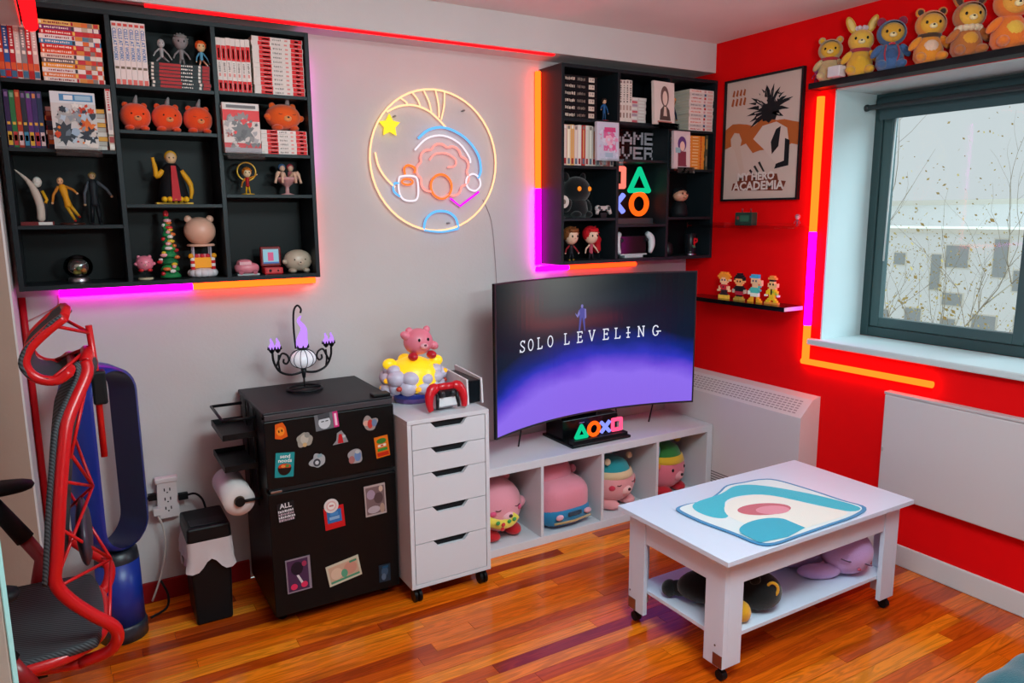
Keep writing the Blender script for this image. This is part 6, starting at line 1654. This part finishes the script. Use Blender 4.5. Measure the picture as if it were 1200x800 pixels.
for i in range(5):
    a = 2*PI*i/5+.3
    q = B(); e = Vector(o3(-.25, 2.21, .075))+Vector((.29*math.cos(a), .29*math.sin(a), 0))
    q.tube([o3(-.25, 2.21, .115), e], [.026, .016], CR, 10); lgo = q.build('star_leg', oc)
    B().cyl(e+Vector((-.012, 0, -.047)), e+Vector((.012, 0, -.047)), .0275, CD, 16).build('caster', lgo)
# arm rests
for y, zp, s in ((1.93, .690, -1), (2.50, .765, 1)):
    t_ = thing('armrest', '', '', (0, 0, 0)); t_.parent = oc
    for k_ in ('label', 'category'):
        del t_[k_]
    xr = -.155 if s > 0 else -.172
    q = B(); q.ell(o3(xr-.12, y, zp), (.125, .042, .019), CD, n=22, k=10, e=.7); q.build('arm_pad', t_)
    q = B(); q.tube([o3(xr-.12, y, zp-.01), o3(xr-.07, y, zp-.10), o3(xr-.035, y, zp-.165)], [.022, .024, .026], CD, 12); q.build('arm_post', t_)
    q = B(); q.tube([o3(xr-.035, y, zp-.165), o3(xr+.0, y, zp-.235), o3(xr-.02, y-s*.05, .455)], [.020, .020, .018], mat('#8c1a20', 'gloss', .35), 12); q.build('arm_sleeve', t_)

# ---------------------------------------------------------------- fan
fn_ = thing('tower_fan', 'blue bladeless loop fan on a cylindrical base behind the chair', 'fan', (.045, 2.93, 0), .68)
FB = mat('#143090', 'gloss', .28); FD = mat('#1a2038', 'satin')
B().lathe([(0, 0), (.082, 0), (.082, .05), (.078, .06), (0, .06)], mat('#2a2f3a', 'satin'), n=32).build('foot', fn_)
B().lathe([(.0, .06), (.076, .06), (.074, .30), (0, .30)], mat('#143294', 'satin', .35), n=32).build('base_cylinder', fn_)
B().lathe([(.074, .30), (.070, .335), (.05, .345), (0, .345)], mat('#20242c', 'satin'), n=32).build('collar', fn_)
# loop: racetrack outline with a deep rounded wall
def race(w_, zb, zt, n=14):
    r = w_/2
    P0 = [(r*math.cos(math.radians(a)), zt-r+r*math.sin(math.radians(a))) for a in [180-180*i/n for i in range(n+1)]]
    P1 = [(r*math.cos(math.radians(a)), zb+r+r*math.sin(math.radians(a))) for a in [0-180*i/n for i in range(n+1)]]
    return P0+P1
o1, i1 = race(.225, .335, 1.03), race(.175, .36, 1.005)
n_ = len(o1)
vs_ = [(x, -.07, z) for x, z in i1]+[(x*1.03, -.065, z) for x, z in race(.195, .35, 1.015)]+[(x, .0, z) for x, z in o1]+[(x, .065, z) for x, z in o1]+[(x, .07, z) for x, z in race(.210, .3425, 1.0225)]+[(x, .065, z) for x, z in race(.185, .355, 1.01)]
def ringfaces(k0, k1):
    return [(k0*n_+i, k0*n_+(i+1) % n_, k1*n_+(i+1) % n_, k1*n_+i) for i in range(n_)]
q = B(); q.add(vs_, sum([ringfaces(i, i+1) for i in range(5)], []), FB, True); q.build('loop_shell', fn_)
q = B(); q.add(vs_, ringfaces(5, 0), mat('#0c1844', 'satin'), True); q.build('loop_inner_wall', fn_)

# ---------------------------------------------------------------- bin, outlet, cords
bn = thing('waste_bin', 'black slim waste bin with lid and white liner beside the fridge', 'bin', (.352, 2.935, 0))
KB2 = mat('#0d1013', 'satin', .4)
def frust(b, w0, d0, w1, d1, z0, z1, m):
    vs_ = [(-w0/2, -d0/2, z0), (w0/2, -d0/2, z0), (w0/2, d0/2, z0), (-w0/2, d0/2, z0), (-w1/2, -d1/2, z1), (w1/2, -d1/2, z1), (w1/2, d1/2, z1), (-w1/2, d1/2, z1)]
    b.add(vs_, [(3, 2, 1, 0), (4, 5, 6, 7), (0, 1, 5, 4), (1, 2, 6, 5), (2, 3, 7, 6), (3, 0, 4, 7)], m); return b
frust(B(), .130, .185, .150, .205, 0, .335, KB2).build('bucket', bn, bev=.008)
frust(B(), .158, .213, .152, .207, .336, .392, KB2).build('lid', bn, bev=.008)
B().bb(-.06, .06, -.085, -.02, .3921, .396, mat('#181c20', 'satin')).build('lid_flap', bn, bev=.002)
rr = random.Random(8); vs_ = []; fs_ = []; N_ = 48
for r_ in range(4):
    for i in range(N_):
        a = 2*PI*i/N_
        cx, sy = math.cos(a), math.sin(a)
        k = 1/max(abs(cx)/.079, abs(sy)/.107)
        g = 1+.02*r_+rr.uniform(-.02, .04)*r_
        z = .338-.033*r_-(.02*math.sin(5*a)+.012*math.sin(9*a))*(r_/3)**2
        vs_.append((cx*k*g, sy*k*g, z))
for r_ in range(3):
    for i in range(N_):
        fs_.append((r_*N_+i, r_*N_+(i+1) % N_, (r_+1)*N_+(i+1) % N_, (r_+1)*N_+i))
q = B(); q.add(vs_, fs_, mat('#cfc0c2', rough=.35), True); q.build('bin_liner', bn)
wo = thing('surge_outlet', 'white multi-outlet surge tower plugged in at the back wall', 'outlet', (.245, 3.138, .352))
OW = mat('#dccfd0', 'satin')
B().prism([(-.040, 0), (.040, 0), (.034, .16), (-.034, .16)], (0, -.005, 0), (1, 0, 0), (0, 0, 1), .03, OW).build('housing', wo, bev=.004)
B().bb(-.042, .042, -.040, -.002, .145, .165, OW).build('top_cap', wo, bev=.004)
for k_ in range(3):
    t_ = B(); z = .035+.038*k_
    for dx in (-.010, .010):
        t_.bb(dx-.002, dx+.002, -.0365, -.035, z, z+.012, mat('#2a2426'))
    t_.ell((0, -.0355, z-.006), (.003, .002, .003), mat('#2a2426'), n=8, k=6); t_.build('socket', wo)
tag(B().bb(-.03, .0, -.012, .012, -.012, .012, mat('#101114')).tube(smooth_path([(-.028, 0, 0), (-.06, -.03, -.012), (-.09, -.05, -.03), (-.10, -.10, -.08)]), .0045, mat('#101114'), 8).build('cable', None, (.205, 3.10, .450)), 'black plug and cord leading from the outlet to the fan', 'power cord')
tag(B().bb(.0, .035, -.012, .012, -.012, .012, mat('#101114')).tube(smooth_path([(.03, 0, 0), (.06, -.02, .008), (.085, -.03, -.02), (.095, -.04, -.075)]), .0045, mat('#101114'), 8).build('cable', None, (.283, 3.10, .432)), 'black plug and cord leading from the outlet to the waste bin', 'power cord')
tag(B().bb(-.016, .012, -.02, .012, -.014, .014, OW).tube(smooth_path([(-.004, -.01, -.01), (.015, -.015, -.08), (.01, -.02, -.18), (-.02, -.03, -.28), (-.05, -.02, -.36)]), .004, mat('#cfc2bc'), 8).build('cable', None, (.205, 3.10, .39)), 'white plug and cord hanging down from the outlet', 'power cord')
tag(B().tube(smooth_path([(.19, 3.05, .12), (.21, 3.04, .06), (.20, 3.03, .012), (.14, 2.99, .008)]), .0045, mat('#101114'), 8).build('cable'), 'black cord curling on the floor beside the fan', 'power cord')

# bed with blanket, corner only
bdx = thing('bed', 'bed with a teal fleece blanket at the lower right corner', 'bed', (2.3, .35, 0))
B().bb(-.58, .66, -1.2, .44, .10, .34, mat('#3a3a44', rough=.8)).build('bed_base', bdx, bev=.02)
for x in (-.54, .62):
    for yb in (-1.15, .36):
        B().cyl((x, yb, 0), (x, yb, .101), .025, mat('#2a2420'), 12).build('bed_leg', bdx)
vs_ = []; fs_ = []; NX, NYb = 60, 40
rr = random.Random(5)
for i in range(NX+1):
    for j in range(NYb+1):
        x = -.62+1.30*i/NX; y = -1.2+1.72*j/NYb
        z = .445+.006*math.sin(x*38+3*y)+.005*math.sin(x*17-y*9)
        d = max(0, y-.44)
        z -= d*d*22
        d2 = max(0, -.54-x); z -= d2*d2*20
        vs_.append((x, y, z))
for i in range(NX):
    for j in range(NYb):
        k = i*(NYb+1)+j; fs_.append((k, k+NYb+1, k+NYb+2, k+1))
q = B(); q.add(vs_, fs_, mat('#1f5560', 'plush'), True); q = q.build('fleece_blanket', bdx); md = q.modifiers.new('thickness', 'SOLIDIFY'); md.thickness = .08

# ---------------------------------------------------------------- outside the window
FCD = mat('#ffffff', rough=.9); FCG = mat('#b4b8ba', rough=.6); FCW = mat('#f4efe4', rough=.9)
ab = thing('apartment_building', 'pale far apartment building seen through the window', 'building', (46, 25, -14))
B().bb(0, 8, -12, 9, 0, 15.9, FCD).build('facade', ab)
B().bb(-.3, 8.3, -12.2, 9.2, 15.9, 16.2, FCW).build('cornice', ab)
lb = thing('low_building', 'nearer pale building with small grey windows beyond the tree', 'building', (32, 17, -14))
B().bb(0, 5, -8, 9, 0, 14.6, FCD).build('facade', lb)
B().bb(-.15, 5.15, -8.1, 9.1, 14.6, 14.8, FCW).build('parapet', lb)
wspec = [(-1.6, 12.9, .5, 1.5), (-.1, 13.2, .9, .9), (1.0, 12.2, .4, 1.5), (2.6, 13.2, .5, .5), (-2.9, 12.4, 1.0, .8), (.0, 11.6, .8, .5), (3.6, 12.6, .4, .8), (-2.8, 10.4, .7, 1.0), (-1.4, 10.3, .9, 1.0), (.2, 10.1, .6, .9), (1.7, 10.4, .7, .9), (3.2, 10.2, .6, .9), (4.6, 11.6, .6, 1.1), (-4.4, 12.2, .7, 1.2), (-4.2, 10.2, .7, 1.0)]
for y_, z_, w_, h_ in wspec:
    w_o = B().bb(-.05, 0, y_-.06, y_+w_+.06, z_-.06, z_+h_+.06, FCW).build('window', lb)
    B().bb(-.08, -.05, y_, y_+w_, z_, z_+h_, FCG).build('pane', w_o)
tr = thing('tree', 'thin branched tree with sparse yellow leaves outside the window', 'tree', (10.5, 6.0, -14))
BK = mat('#9a8c78', rough=.9); rr = random.Random(12)
b = B(); tips = []
def branch(p, d, L, r, lev):
    P0 = [p]; q = p; dd = d
    for i in range(4):
        dd = (dd+Vector((rr.uniform(-.22, .22), rr.uniform(-.22, .22), rr.uniform(-.1, .16)))).normalized()
        q = q+dd*(L/4); P0.append(q)
    b.tube(P0, [r*(1-.5*i/4) for i in range(5)], BK, 5)
    tips.append((q, r))
    if lev < 5:
        for i in range(3 if lev < 4 else 2):
            k = rr.choice((2, 3, 4))
            nd = (dd+Vector((rr.uniform(-.9, .9), rr.uniform(-.9, .9), rr.uniform(-.1, .5)))).normalized()
            branch(P0[k], nd, L*rr.uniform(.5, .75), r*.5, lev+1)
for x0, y0 in ((0, 0), (.6, 1.2), (-.4, -1.3), (4.5, 2.0), (5.0, 3.6), (4.0, .6), (5.5, 4.8)):
    branch(Vector((x0, y0, 0)), Vector((0, 0, 1)), 7.7, .085, 0)
b.build('branches', tr)
b = B(); LF = mat('#b79f62', rough=.9)
for p, r in tips:
    for i in range(7):
        c = p+Vector((rr.gauss(0, .35), rr.gauss(0, .35), rr.gauss(0, .3)))
        s = rr.uniform(.015, .035); n1 = Vector((rr.uniform(-1, 1), rr.uniform(-1, 1), rr.uniform(-1, 1))).normalized(); n2 = n1.orthogonal().normalized()
        n3 = n1.cross(n2)
        b.add([c-n2*s, c+n3*s*.6, c+n2*s, c-n3*s*.6], [(0, 1, 2, 3)], LF)
stuff(b.build('leaves', tr))
struct(B().bb(3.6, 60, -40, 60, -14.2, -14, mat('#b8b4aa', rough=.9)).build('ground'))
